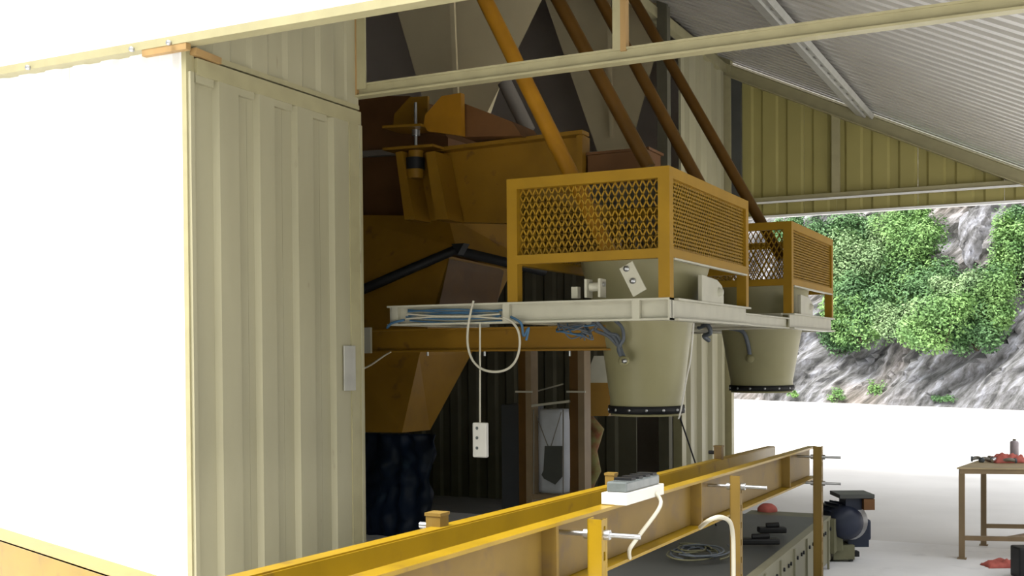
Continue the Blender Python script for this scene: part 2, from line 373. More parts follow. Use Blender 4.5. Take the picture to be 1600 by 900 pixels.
# ------------------------------------------------------------------ gable wall at the far end of the canopy
root = snode('wall_gable', (XC+2, YG, ZGB))
zb0 = PY(1190, 340, YG).z
x = XC+.08; i = 0
mid = PY(1307, 240, YG).x
while x < XE-.05:
    x1 = min(x+1.0, XE)
    if x < mid-.01 and x1 > mid: x1 = mid
    prof = ribs(0, x1-x-.004, .33, .17, .03, .025)
    topf = (lambda X0: (lambda u: roofz(X0+u)-.06))(x)
    mb = MB(); sheet(mb, (x, YG+.02, 0), (1, 0, 0), (0, 0, 1), NY, prof, zb0, topf, .02); mb.build('cladding_sheet', 'cream2', root); x = x1
mb = MB(); mb.bar((XC, YG-.05, ZGB+.03), (XE+.6, YG-.05, ZGB+.03), .06, .06); mb.build('gable_rail', 'trim', root)
mb = MB(); mb.bar((XC, YG-.07, ZGB-.01), (XE+.6, YG-.07, ZGB-.01), .07, .02); mb.build('gable_rail_flange', 'white', root)
mb = MB(); mb.bar((XC+.1, YG-.02, zb0), (XE+.6, YG-.02, zb0), .08, .03); mb.build('bottom_edge_trim', 'white', root)
mb = MB(); mb.box((mid-.05, YG-.07, ZGB+.06), (mid+.05, YG-.01, roofz(mid)-.1)); mb.build('gable_post', 'trim', root)
mb = MB(); mb.box((XC+.12, YG-.08, zb0), (XC+.26, YG-.0, roofz(XC)-.22)); mb.build('edge_post', 'grey', root)
rt = V((1, 0, slope)).normalized(); rn = V((-slope, 0, 1)).normalized()
mb = MB(); mb.ibeam(V((XC-.1, YG-.10, roofz(XC-.1)-.12)), V((XE+.3, YG-.10, roofz(XE+.3)-.12)), .12, .16, .012, rn); o = mb.build('rafter', 'trim', root)

# ------------------------------------------------------------------ canopy roof: corrugated sheets
root = snode('ceiling_canopy', (XC/2, 10, roofz(XC/2)))
org = V((XC-.03, 0, roofz(XC-.03)+.03)); Lr = (V((XE+.35, 0, roofz(XE+.35)))-V((XC-.03, 0, roofz(XC-.03)))).length
y = YF
while y < YG+.3:
    y1 = min(y+.88, YG+.45); pr = []; yy0 = y; n = 4; pw = (y1-y-.002)/n
    for i in range(n): pr += [(y+i*pw, 0), (y+i*pw+pw*.42, 0), (y+i*pw+pw*.50, .065), (y+i*pw+pw*.92, .065)]
    pr.append((y1-.002, 0))
    mb = MB(); sheet(mb, org, (0, 1, 0), rt, rn, pr, 0, Lr, .004); mb.build('roof_sheet', 'roof', root); y = y1

# perforated purlin running in depth
pe = PY(1357, 160, YG-.2); xp = pe.x; zp = roofz(xp)-.02
mb = MB(); yA, yBb = YF+.1, YG-.16
a_ = V((xp, 0, roofz(xp)-.05))
wv = rt*.075
mb.bar(a_+V((0, yA, 0))-wv*1.3, a_+V((0, yBb, 0))-wv*1.3, .13, .09, rn)
mb.bar(a_+V((0, yA, 0))+wv*.6, a_+V((0, yBb, 0))+wv*.6, .03, .06, rn)
y = yA
while y < yBb-.2:
    mb.bar(a_+V((0, y, 0)), a_+V((0, y+.22, 0)), .07, .045, rn); y += .36
mb.build('roof_purlin', 'perf', root)
mb = MB(); mb.bar(a_+V((0, yA, 0))+rn*.03, a_+V((0, yBb, 0))+rn*.03, .06, .004, rn); mb.build('slot_shade_strip', 'black', root)  # black strip behind the slots, paints the shade inside them
# beam-end and ridge purlin at the upper left of the canopy
mb = MB(); mb.bar((XC+.02, YF+.1, roofz(XC+.02)-.12), (XC+.02, YG, roofz(XC+.02)-.12), .10, .12); mb.build('ridge_purlin', 'trim', root)

# ------------------------------------------------------------------ front cross beam with its posts
root = snode('trim_1', (XC+2, Y2, ZF))
zc = PY(557, 147, Y2).z
zr = PY(1590, 9, Y2).z
p0 = V((XC-.02, Y2, (zc+.0))); p1 = V((XE+.4, Y2, zr+(zr-zc)*.03))
mb = MB(); mb.bar(p0, p1, .012, .075, oh=.02); mb.bar(p0, p1, .08, .014, oh=-.022, ow=0); mb.bar(p0, p1, .03, .014, oh=.055)
mb.build('cross_beam', 'trim', root)
def vpost(px0, px1, pyb, yplane, mt, nm, dy=.05, ztop=None, zb=None):
    a = PY(px0, pyb, yplane); b = PY(px1, pyb, yplane)
    mb = MB(); mb.box((a.x, yplane, zb if zb else a.z), (b.x, yplane+dy, ztop or ZT)); return mb.build(nm, mt, root)
vpost(557, 571, 140, Y2-.03, 'trim', 'post_flange', .012, ztop=PY(565, 14, Y2).z)
vpost(549, 557, 150, Y2-.035, 'wood', 'timber_strip', .06, ztop=PY(555, 14, Y2).z)
vpost(957, 969, 80, Y2-.02, 'trim', 'post_flange', .012)
vpost(969, 978, 80, Y2-.02, 'wood', 'timber_strip', .05)
mb = MB(); a = PY(545, 8, Y2-.03); mb.bar((a.x-.02, Y2-.04, a.z), (a.x+.16, Y2-.04, a.z-.03), .06, .05); mb.build('bracket', 'plat', root)

# ------------------------------------------------------------------ service platform with hoppers and cages
YP = 6.72
cp = PY(1050, 482, YP); XR = cp.x
ZPt = PY(1050, 465, YP).z; ZPb = PY(1050, 500, YP).z; hP = ZPt-ZPb; zm = (ZPt+ZPb)/2
XL = PY(610, 490, YP).x
Y1b = PX(1170, 480, XR).y
YQ = PX(1238, 500, XR).y; YQ2 = PX(1302, 500, XR).y
print('platform', XL, XR, YP, Y1b, YQ, YQ2, ZPt, ZPb)
pf = thing('service_platform', (XR-1, YP, ZPb), 'cream steel I-beam platform frame carrying the two caged hoppers', 'platform')
mb = MB(); mb.ibeam((XL, YP, zm), (XR+.0, YP, zm), .09, hP, .013); mb.build('front_beam', 'plat', pf)
for px in (622, 795, 997):
    c = PY(px, 490, YP); mb = MB(); mb.box((c.x-.025, YP-.043, ZPb+.013), (c.x+.025, YP-.008, ZPt-.013)); mb.build('stiffener', 'plat', pf)
mb = MB(); mb.box((XR-.012, YP-.045, ZPb), (XR, YP+.045, ZPt)); mb.build('end_plate', 'plat', pf)
mb = MB(); mb.ibeam((XR-.03, YP+.07, zm), (XR-.03, Y1b, zm), .10, hP, .013); mb.build('side_beam', 'plat', pf)
mb = MB(); mb.ibeam((XR-.06, Y1b, zm-.02), (XR-.06, YQ, zm-.02), .07, hP*.7, .012); mb.build('link_beam', 'plat', pf)
mb = MB(); mb.ibeam((XR-.03, YQ, zm), (XR-.03, YQ2, zm), .10, hP, .013); mb.build('side_beam', 'plat', pf)
XW = PY(797, 465, YP).x
for yv in (Y1b, YQ, YQ2):
    mb = MB(); mb.ibeam((XL+.4, yv-.04, zm), (XR-.08, yv-.04, zm), .09, hP, .013); mb.build('cross_beam', 'plat', pf)
mb = MB(); mb.ibeam((XW+.02, YP+.05, zm), (XW+.02, YQ2-.1, zm), .09, hP, .013); mb.build('rear_beam', 'plat', pf)
mb = MB(); mb.ibeam((XL+.05, YP+.05, zm), (XL+.05, YP+1.4, zm), .09, hP, .013); mb.build('stub_beam', 'plat', pf)
# bracing hung from the far shed side
for yv in (YQ2+.1,):
    mb = MB(); mb.box((XR-.09, yv-.05, 0), (XR-.0, yv+.05, 0.01)); 

# expanded metal between corners: origin o, u-dir, width, height
def exmesh(mb, o, U, wid, hei, N, cw=.047, chh=.092, st=.011, dp=.014):
    o, U, N = V(o), V(U), V(N); nx = max(1, round(wid/cw)); nz = max(1, round(hei/chh)); cw = wid/nx; chh = hei/nz
    for i in range(nx):
        for j in range(nz):
            for sx_ in (0, 1):
                for sz in (0, 1):
                    a = o+U*(i+.5)*cw+V((0, 0, 1))*((j+sz)*chh); b = o+U*(i+sx_)*cw+V((0, 0, 1))*((j+.5)*chh)
                    d = (b-a).normalized(); w = d.cross(N).normalized()*st/2; n = N*dp/2
                    mb.hexa([a-w-n, a+w-n, a+w+n, a-w+n], [b-w-n, b+w-n, b+w+n, b-w+n])
def cage(x0, x1, y0, y1, z0, zr, zt, label, pw=.075):
    t = thing('hopper_cage', ((x0+x1)/2, (y0+y1)/2, z0), label, 'cage', 'expanded metal cages around the hoppers')
    for x, y in ((x0+pw/2, y0+pw/2), (x1-pw/2, y0+pw/2), (x0+pw/2, y1-pw/2), (x1-pw/2, y1-pw/2)):
        mb = MB(); mb.box((x-pw/2, y-pw/2, z0), (x+pw/2, y+pw/2, zt)); mb.build('post', 'yelcage', t)
    for z, h in ((zt-.035, .07), (zr+.03, .06)):
        for y in (y0+.03, y1-.03):
            mb = MB(); mb.box((x0+pw, y-.03, z-h/2), (x1-pw, y+.03, z+h/2)); mb.build('rail', 'yelcage', t)
        for x in (x0+.03, x1-.03):
            mb = MB(); mb.box((x-.03, y0+pw, z-h/2), (x+.03, y1-pw, z+h/2)); mb.build('rail', 'yelcage', t)
    mb = MB(); mb.bar((x1-.005, y0+pw, zr-.005), (x1-.005, y1-pw, zr-.005), .03, .012); mb.build('lit_edge_strip', 'plat', t)  # pale strip painting the light from below on the rail's lower edge
    zl, zh = zr+.06, zt-.07; hh = zh-zl
    for o_, U_, w_, N_ in (((x0+pw, y0+.05, zl), (1, 0, 0), x1-x0-2*pw, (0, 1, 0)), ((x0+pw, y1-.05, zl), (1, 0, 0), x1-x0-2*pw, (0, 1, 0)),
                           ((x0+.05, y0+pw, zl), (0, 1, 0), y1-y0-2*pw, (1, 0, 0)), ((x1-.045, y0+pw, zl), (0, 1, 0), y1-y0-2*pw, (1, 0, 0))):
        mb = MB(); side = abs(U_[1]) > .5
        exmesh(mb, o_, U_, w_, hh, N_, st=.019 if side else .009, dp=.05 if side else .007, chh=.05 if side else .092); o = mb.build('mesh_infill', 'yelcage', t); o['kind'] = 'stuff'
    return t
Zc = PY(1047, 260, YP).z; Zr = PY(1047, 400, YP).z-.01
cage(XW, XR, YP-.04, Y1b, ZPt, Zr, Zc, 'nearer and larger yellow mesh cage standing on the platform')
cage(XW+.0, XR, YQ-.02, YQ2, ZPt, Zr, Zc, 'farther yellow mesh cage, the smaller one nearest the green hillside')

def hopper(cx, cy, rb, label, zb, withring=True):
    t = thing('cone_hopper', (cx, cy, zb), label, 'hopper', 'cream cone hoppers')
    mb = MB(); rt_ = rb*1.28; rt2 = min(rb*1.95, .47)
    pr = [(rb, 0), (rb, .10), (rb*1.02, .12), (rt_, ZPb-zb), (rt2, Zr-zb+.05), (rt2, Zr-zb+.08), (rt2-.015, Zr-zb+.08), (rt_-.02, ZPb-zb), (rb-.012, 0.0)]
    mb.lathe((cx, cy, zb), pr, 48); mb.build('cone', 'hop', t)
    mb = MB(); mb.lathe((cx, cy, zb), [(rb+.002, -.012), (rb+.014, -.012), (rb+.014, .042), (rb+.002, .042), (rb+.002, -.012)], 48); band = mb.build('rubber_band', 'black', t)
    mb = MB(); mb.lathe((cx, cy, zb), [(rb-.03, -.03), (rb-.004, -.03), (rb-.004, -.012), (rb-.03, -.012), (rb-.03, -.03)], 48); mb.build('outlet_rim', 'hop', t)
    mb2 = MB(); mb2.lathe((cx, cy, zb+.20), [(rb*1.035, 0), (rb*1.035+.006, .003), (rb*1.035+.006, .012), (rb*1.04, .016)], 48); mb2.build('weld_seam', 'hop', t)
    for k in range(14):
        an = 2*math.pi*k/14+.12; d = V((math.cos(an), math.sin(an), 0)); c = V((cx, cy, zb+.015))+d*(rb+.012)
        mb = MB(); mb.lathe(c, [(0, 0), (.011, 0), (.011, .008), (0, .010)], 8, d); mb.build('bolt', 'steel', band)
    return t
h1 = P(1010, 642, 8.1); zb1 = h1.z
for nm, v in (('h1', h1), ('c1', V(((XW+XR)/2, (YP+Y1b)/2, h1.z))), ('c2', V(((XW+XR)/2, (YQ+YQ2)/2, h1.z)))):
    q_ = v-CAM; print(nm, v, q_.dot(CR)/q_.dot(CF)*F+800, PPY-q_.dot(CU)/q_.dot(CF)*F, q_.dot(CF))
hopper(h1.x, h1.y, .262, 'nearer cream cone hopper with black bolted rubber ring, under the larger cage', zb1)
h2 = P(1190, 608, 11.15); 
hopper(h2.x, h2.y, .305, 'farther olive cream cone hopper against the bright yard', h2.z)

# lugs and brackets on the hoppers / platform
def lug(px, py, d, s, label):
    c = P(px, py, d)
    t = thing('clevis_bracket', c, label, 'bracket')
    for dx in (-.055, .04):
        mb = MB(); mb.box(c+V((dx, -.05, 0)), c+V((dx+.016, .05, .12*s))); mb.build('cheek', 'plat', t)
    mb = MB(); mb.tube([c+V((-.07, 0, .085*s)), c+V((.07, 0, .085*s))], .016, 10); mb.build('pin', 'steel', t)
    mb = MB(); mb.tube([c+V((-.036, 0, .07*s)), c+V((.038, 0, .07*s))], .03, 12); mb.build('roller', 'plat', t)
lb = PY(930, 466, YP+.02)
lug(930, 465, lb.dot(CF)-CAM.dot(CF), 1.0, 'cream clevis bracket standing on the platform beam at the nearer hopper')
c = PY(897, 466, YP+.03); mb = MB(); mb.box(c+V((-.02, 0, 0)), c+V((.025, .05, .075))); tag(mb.build('stop_tab', 'plat'), 'small cream tab on the platform beam left of the clevis', 'bracket')
# tilted bolted plate
a = PY(978, 414, YP-.06); b = PY(1000, 458, YP-.06)
t = thing('bracket_plate', b, 'tilted cream plate with two bolts against the nearer hopper', 'bracket')
mb = MB(); mb.bar(a, b, .012, .10, up=(b-a).cross(V((0, 1, 0))).normalized()); plt = mb.build('plate', 'plat', t, .003)
for px, py in ((979, 420), (989, 439)):
    c = PY(px, py, YP-.068); mb = MB(); mb.lathe(c, [(0, 0), (.02, 0), (.02, .01), (.011, .012), (.011, .024), (0, .024)], 8, (0, -1, 0)); mb.build('bolt', 'steel', plt)
# round lug on side (two)
for (px, py, s, lab) in ((1108, 468, 1.0, 'rounded cream lug on the side beam beneath the larger cage'), (1256, 486, 1.0, 'rounded cream lug beneath the farther cage')):
    c = PX(px, py, XR-.02); c.z = ZPt
    poly = [c+V((0, -.26, 0)), c+V((0, .26, 0)), c+V((0, .26, .08)), c+V((0, .22, .13)), c+V((0, .10, .165)), c+V((0, -.26, .18))]
    t = thing('lifting_lug', c, lab, 'bracket')
    mb = MB(); mb.prism(poly, (.03, 0, 0)); mb.build('plate', 'plat', t, .004)
    mb = MB(); mb.lathe(c+V((.03, .14, .08)), [(0, .03), (.02, .03), (.035, 0)], 12, (1, 0, 0)); mb.build('pin', 'plat', t)

# ------------------------------------------------------------------ diagonal pipes
def pipe(pts, yv, r, mt, label):
    a = PY(*pts[0], yv); b = PY(*pts[1], yv)
    d = (b-a).normalized(); a = a-d*.6
    mb = MB(); mb.tube([a, b], r, 20); return tag(mb.build('feed_pipe', mt), label, 'pipe', 'diagonal feed pipes')
pipe(((758, 0), (955, 400)), YP+.42, .056, 'pipe', 'bright orange diagonal pipe, the leftmost, running into the larger cage')
pipe(((872, 0), (1014, 262)), YP+1.1, .052, 'pipeb', 'rust brown diagonal pipe, second from the left, behind the upright post')
pipe(((938, 0), (1095, 290)), YP+1.9, .048, 'pipeb', 'rust brown diagonal pipe, third from the left, going behind the larger cage')
pipe(((1008, 30), (1222, 405)), YQ+.55, .052, 'pipeb', 'rust brown diagonal pipe, the rightmost, running into the farther cage')

a = PY(918, 243, Y1b-.5); b = PY(1012, 275, Y1b-.5); mb = MB(); mb.box((a.x, Y1b-.5, b.z), (b.x, Y1b-.2, a.z)); mb.box((a.x-.02, Y1b-.52, a.z), (b.x+.02, Y1b-.18, a.z+.02)); tag(mb.build('inlet_box', 'brown'), 'dark brown inlet box just above the larger cage between the orange and first brown pipe', 'box')
# ------------------------------------------------------------------ silo cones inside the shed
def silo(top, bot, d0, depth, label, seam=None):
    # top: (xl, xr) at image y=-160 ; bot: (xl, xr, y)
    t = thing('silo_hopper', P((bot[0]+bot[1])/2, bot[2], d0), label, 'silo', 'cream silo hoppers')
    yv = P((bot[0]+bot[1])/2, bot[2], d0).y
    A = PY(top[0], top[2], yv-.3); B = PY(top[1], top[2], yv-.3); Cc = PY(bot[0], bot[2], yv); D = PY(bot[1], bot[2], yv)
    back = V((0, depth, 0))
    mb = MB(); mb.hexa([Cc, D, D+V((-.12, .3, 0)), Cc+V((.12, .3, 0))], [A, B, B+V((-.6, .6, 0)), A+V((.6, .6, 0))]); mb.build('cone', 'silo', t)
    if seam:
        s0 = PY(seam, 0, yv-.35); s1 = PY(seam, bot[2]-30, yv-.1)
        mb = MB(); mb.bar(s1+V((0, -.03, 0)), s0+V((0, -.12, 0)), .05, .03, up=V((0, 1, 0))); mb.build('seam_rib', 'silo', t)
    return t
silo((590, 890, -90), (672, 752, 195), 11.5, 1.7, 'cream silo cone above the yellow weigh box, left of the dark gap', 716)
silo((845, 1052, -20), (936, 982, 245), 14.7, .9, 'cream silo cone between the brown diagonal pipes', 957)
mb = MB(); mb.prism([PY(x_, y_, 10.75) for x_, y_ in ((545, -60), (640, -60), (672, 215), (545, 215))], (0, .06, 0)); tag(mb.build('silo_side_panel', 'gpanel'), 'tall grey side panel seen above the cross beam beside the end post', 'panel')
# steel posts in the cone area
p = P(1037, 120, 12.6); mb = MB(); mb.box((p.x-.06, p.y-.06, 0.0), (p.x+.06, p.y+.06, ZT)); tag(mb.build('steel_column', 'dark'), 'dark steel column behind the diagonal pipes, beside the cream far wall', 'column')
p = P(788, 128, 10.9); q = P(826, 205, 10.9); mb = MB(); mb.tube([p, q], .07, 12); tag(mb.build('vent_duct', 'gsheet'), 'grey slanting duct in the dark gap behind the orange pipe', 'duct')

# ------------------------------------------------------------------ mixer weigh hopper (ochre) inside the opening
YM = 8.05
t = thing('weigh_hopper', PY(760, 345, YM), 'large ochre weigh hopper box behind the larger cage', 'hopper')
a = PY(690, 237, YM); b = PY(912, 345, YM); ztop = PY(800, 222, YM).z
mb = MB(); mb.hexa([PY(690, 346, YM), PY(912, 352, YM), PY(912, 352, YM)+V((0, .12, 0)), PY(690, 346, YM)+V((0, .12, 0))],
                   [PY(690, 240, YM), PY(912, 212, YM), PY(912, 212, YM)+V((0, .12, 0)), PY(690, 240, YM)+V((0, .12, 0))]); mb.build('box', 'oran', t)
mb = MB(); mb.bar(PY(685, 236, YM-.04), PY(915, 208, YM-.04), .14, .03); mb.build('top_flange', 'oran', t)
mb = MB(); mb.bar(PY(692, 342, YM-.02), PY(692, 240, YM-.02), .05, .05, up=V((0, 1, 0))); mb.build('edge_strip', 'oran', t)
mb = MB(); mb.bar(PY(908, 350, YM-.03), PY(908, 212, YM-.03), .05, .07, up=V((0, 1, 0))); mb.build('edge_strip', 'oran', t)
# gusset bracket with rubber mount
g0 = PY(617, 236, YM-.25)
for px_t, px_b, w in ((618, 632, 10), (665, 680, 14)):
    mb = MB(); poly = [PY(px_t, 238, YM-.28), PY(px_t+w, 236, YM-.28), PY(px_b+w+6, 343, YM-.28), PY(px_b, 343, YM-.28)]; mb.prism(poly, (0, .26, 0)); mb.build('gusset', 'oran', t)
mb = MB(); mb.prism([PY(628, 240, YM-.03), PY(690, 236, YM-.03), PY(690, 345, YM-.03), PY(636, 343, YM-.03)], (0, .03, 0)); mb.build('bracket_web', 'oran', t)
mb = MB(); mb.bar(PY(612, 237, YM-.15), PY(690, 231, YM-.15), .28, .02); mb.build('bracket_top', 'oran', t)
t2 = thing('load_mount', PY(649, 278, YM-.2), 'threaded rod with black rubber mount between two ochre brackets', 'mount')
yv = YM-.2
def cyl(name, px, y0, y1, wpx, mt, par, yvv=yv, n=16):
    a = PY(px, y0, yvv); b = PY(px, y1, yvv); d = (a-CAM).dot(CF); mb = MB(); mb.tube([b, V((b.x, b.y, a.z))], wpx/2*d/F, n); return mb.build(name, mt, par)
cyl('rod', 650, 160, 250, 5, 'steel', t2); cyl('nut', 650, 198, 212, 13, 'steel', t2); cyl('seat_cup', 650, 236, 247, 24, 'oran', t2)
cyl('rubber_block', 649, 247, 265, 30, 'black', t2); cyl('base_disc', 649, 265, 279, 27, 'oran', t2)
t3 = thing('upper_bracket', PY(660, 208, YM-.2), 'ochre gusseted bracket above the threaded rod', 'bracket')
mb = MB(); mb.prism([PY(668, 205, YM-.3), PY(662, 195, YM-.3), PY(664, 180, YM-.3), PY(690, 150, YM-.3), PY(720, 145, YM-.3), PY(721, 212, YM-.3)], (0, .06, 0)); mb.build('gusset', 'pipe', t3)
mb = MB(); mb.prism([PY(614, 200, YM-.05), PY(616, 178, YM-.05), PY(640, 152, YM-.05), PY(668, 150, YM-.05), PY(668, 203, YM-.05)], (0, .03, 0)); mb.build('gusset', 'oran', t3)
mb = MB(); mb.bar(PY(613, 203, YM-.2), PY(672, 200, YM-.2), .3, .02); mb.build('shelf_plate', 'oran', t3)
mb = MB(); mb.prism([PY(721, 160, YM-.2), PY(800, 190, YM-.2), PY(815, 212, YM-.2), PY(721, 214, YM-.2)], (0, .4, 0)); mb.build('arm', 'brown', t3)
mb = MB(); mb.prism([PY(695, 150, YM-.27), PY(721, 146, YM-.27), PY(721, 162, YM-.27), PY(695, 170, YM-.27)], (0, .05, 0)); mb.build('tie_plate', 'pipe', t3)
# dark brown body at left
t = thing('mixer_body', PY(600, 470, YM+.5), 'dark brown mixer casing beside the end of the cream wall', 'mixer')
yb = YM+.45
mb = MB(); mb.prism([PY(520, 150, yb), PY(640, 150, yb), PY(700, 215, yb), PY(700, 345, yb), PY(520, 345, yb)], (0, 1.2, 0)); mb.build('casing', 'brown', t)
mb = MB(); mb.bar(PY(520, 244, yb-.03), PY(625, 238, yb-.03), .08, .05); mb.build('casing_rib', 'gsheet', t)
# sloping lower skirt of casing with seam line
d1, d2, d3 = 9.3, 9.5, 10.0
sk_top = [P(520, 335, 9.9), P(700, 338, 9.5), P(860, 345, 10.1)]
rim = [P(545, 458, d2), P(712, 385, d1), P(850, 420, d3)]
mb = MB(); bk = V((-.6, 1.6, 0))
mb.add(sk_top+rim+[p+V((0, 1.8, 0)) for p in sk_top]+[p+V((0, 1.8, 0)) for p in rim], [(0, 1, 4, 3), (1, 2, 5, 4), (0, 1, 2, 8, 7, 6), (3, 9, 10, 11, 5, 4), (0, 3, 9, 6), (2, 5, 11, 8), (6, 7, 8, 11, 10, 9)]); mb.build('skirt', 'oran', t)
mb = MB(); mb.tube([P(545, 462, d2-.02), P(710, 391, d1-.02), P(850, 424, d3-.02)], .045, 6); mb.build('seal', 'black', t)
mb = MB(); c = P(715, 388, d1-.08); mb.add([c+V((-.06, 0, .04)), c+V((.06, 0, .04)), c+V((0, 0, -.05)), c+V((-.06, .1, .04)), c+V((.06, .1, .04)), c+V((0, .1, -.05))], [(0, 1, 2), (5, 4, 3), (0, 3, 4, 1), (1, 4, 5, 2), (2, 5, 3, 0)]); mb.build('corner_clip', 'black', t)
# discharge chute pyramid
t = thing('discharge_chute', P(640, 672, 9.0), 'ochre tapering discharge chute under the mixer, above the navy tarpaulin', 'chute')
top = [P(540, 472, 9.55), P(702, 400, 9.35), P(800, 422, 9.9), P(640, 430, 10.9)]
midp = [P(545, 560, 9.5), P(655, 556, 9.3), P(737, 552, 9.8), P(600, 556, 10.6)]
bot = [P(545, 675, 9.45), P(628, 676, 9.25), P(672, 672, 9.65), P(590, 672, 10.2)]
mb = MB(); mb.add(top+midp+bot, [(3, 2, 1, 0), (0, 1, 5, 4), (1, 2, 6, 5), (2, 3, 7, 6), (3, 0, 4, 7), (4, 5, 9, 8), (5, 6, 10, 9), (6, 7, 11, 10), (7, 4, 8, 11), (8, 9, 10, 11)]); mb.build('chute_body', 'oran', t)
mb = MB(); mb.prism([P(703, 405, 9.34), P(788, 421, 9.84), P(772, 500, 9.78), P(682, 500, 9.30)], (.0, -.012, 0)); mb.build('wear_plate', 'pipeb', t)['label'] = 'lighter brown plate'
# long ochre beam beneath platform
YL = YP+.75
t = thing('support_beam', PY(740, 550, YL), 'long ochre steel beam running behind the service platform from the end post', 'beam')
a = PY(552, 516, YL); b = PY(552, 551, YL); c2 = PY(960, 533, YL); c1 = V((a.x, YL, (a.z+b.z)/2))
c2 = V((c2.x, YL, c1.z))
mb = MB(); mb.bar(c1, c2, .06, a.z-b.z-.02); mb.bar(c1, c2, .13, .014, oh=(a.z-b.z)/2-.007); mb.bar(c1, c2, .13, .014, oh=-(a.z-b.z)/2+.007); mb.build('beam', 'oran', t)
a = PY(562, 512, YL-.08); b = PY(580, 552, YL-.08); mb = MB(); mb.box((a.x, YL-.09, b.z), (b.x, YL-.065, a.z)); mb.build('end_plate', 'plat', t)
for px in (668, 757, 890): 
    c = PY(px, 552, YL-.05); mb = MB(); mb.tube([c+V((0, 0, -.02)), c+V((0, 0, .02))], .01, 8); mb.build('bolt', 'steel', t)
# far chute behind hopper 1
t = thing('side_chute', P(935, 640, 9.9), 'small pale to ochre chute seen left of the nearer hopper', 'chute')
A = [P(928, 556, 9.9), P(975, 556, 9.9), P(975, 556, 10.5), P(935, 556, 10.5)]; B = [P(912, 598, 9.9), P(985, 598, 9.9), P(985, 598, 10.5), P(920, 598, 10.5)]; D_ = [P(918, 650, 9.9), P(950, 650, 9.9), P(960, 650, 10.5), P(925, 650, 10.5)]
mb = MB(); mb.hexa(B, A); mb.build('hood', 'plat', t); mb = MB(); mb.hexa(D_, B); mb.build('throat', 'oran', t)
mb = MB(); pts = [P(915+6*math.sin(i*1.1)+random.random()*3+ (12 if 1 < i < 7 else 0), 640+i*16, 10.0) for i in range(9)]
mb.tube(pts, [.03, .05, .06, .07, .06, .07, .06, .05, .04], 8); tag(mb.build('hanging_cloth', 'cloth'), 'green and red hanging cloth strip right of the brown columns', 'cloth')

# ------------------------------------------------------------------ brown columns with shelf, sacks
YC_ = YL+1.3
def col(px0, px1, yv, label):
    a = PY(px0, 552, yv); b = PY(px1, 552, yv)
    zt_ = a.z+.02
    t = thing('steel_column', ((a.x+b.x)/2, yv, 0), label, 'column', 'brown I-section columns')
    w = b.x-a.x; mb = MB(); mb.box((a.x, yv+.02, 0), (a.x+w*.62, yv+.1, zt_)); mb.build('web', 'pipeb', t)
    mb = MB(); mb.box((a.x+w*.62, yv-.02, 0), (b.x, yv+.12, zt_)); mb.build('flange', 'table', t)
    mb = MB(); mb.box((a.x-.01, yv-.025, PY(px0, 612, yv).z-.008), (b.x+.01, yv-.01, PY(px0, 612, yv).z+.008)); mb.build('clip', 'plat', t)
    return t
col(808, 831, YC_, 'brown steel column at the left of the white sack')
col(888, 914, YC_, 'brown steel column at the right of the white sack')
t = thing('shelf_frame', PY(860, 632, YC_), 'thin pale shelf rack spanning between the two brown columns', 'shelf')
mb = MB(); mb.bar(PY(831, 634, YC_), PY(890, 627, YC_), .03, .02); mb.build('front_rail', 'plat', t)
mb = MB(); mb.bar(PY(836, 612, YC_+.5), PY(880, 600, YC_+.5), .02, .012); mb.build('rear_rail', 'plat', t)
mb = MB(); mb.box(PY(831, 780, YC_), PY(888, 775, YC_)+V((0, .4, 0))); mb.build('lower_tray', 'table', t)
mb = MB(); mb.tube([PY(834, 640, YC_+.01), PY(834, 778, YC_+.01)], .006, 6); mb.tube([PY(880, 640, YC_+.01), PY(880, 772, YC_+.01)], .006, 6); mb.build('wire_upright', 'gsheet', t)
# sack
t = thing('sack', PY(858, 775, YC_+.12), 'white woven sack with grey print between the two brown columns', 'sack')
zt_ = PY(858, 640, YC_+.1).z; zb_ = PY(858, 772, YC_+.1).z; xl = PY(836, 700, YC_+.1).x; xr = PY(879, 700, YC_+.1).x
mb = MB(); vs = []; nn = 14; mm = 18
for i in range(mm+1):
    f = i/mm; z = zb_+(zt_-zb_)*f; sq = .9+.1*math.sin(f*math.pi)
    for k in range(nn):
        an = 2*math.pi*k/nn; cx_ = math.copysign(abs(math.cos(an))**.5, math.cos(an)); sy = math.copysign(abs(math.sin(an))**.6, math.sin(an))
        wob = 1+.04*noise.noise(V((k*.7, i*.5, 2)))
        vs.append(((xl+xr)/2+cx_*(xr-xl)/2*sq*wob, YC_+.22+sy*.12*sq*wob, z))
fs = [(i*nn+k, i*nn+(k+1) % nn, (i+1)*nn+(k+1) % nn, (i+1)*nn+k) for i in range(mm) for k in range(nn)]+[tuple(range(nn-1, -1, -1)), tuple(range(mm*nn, mm*nn+nn))]
mb.add(vs, fs, True); mb.build('bag', 'bag', t)
yy_ = YC_+.09
mb = MB(); mb.prism([PY(x_, y_, yy_) for x_, y_ in ((851, 697), (878, 697), (878, 745), (867, 757), (850, 748), (846, 742), (849, 735))], (0, .012, 0)); mb.build('print_patch', 'patch', t)
mb = MB(); mb.bar(PY(836, 644, yy_), PY(856, 697, yy_), .006, .006); mb.bar(PY(877, 644, yy_), PY(861, 697, yy_), .006, .006); mb.build('lifting_strap', 'gsheet', t)
a = PY(783, 632, YC_+.3); b = PY(812, 632, YC_+.3)
mb = MB(); mb.box((a.x, YC_+.3, 0), (b.x+.1, YC_+.6, a.z)); tag(mb.build('cabinet', 'panelg', None, .005), 'tall slate grey cabinet left of the brown columns', 'cabinet')
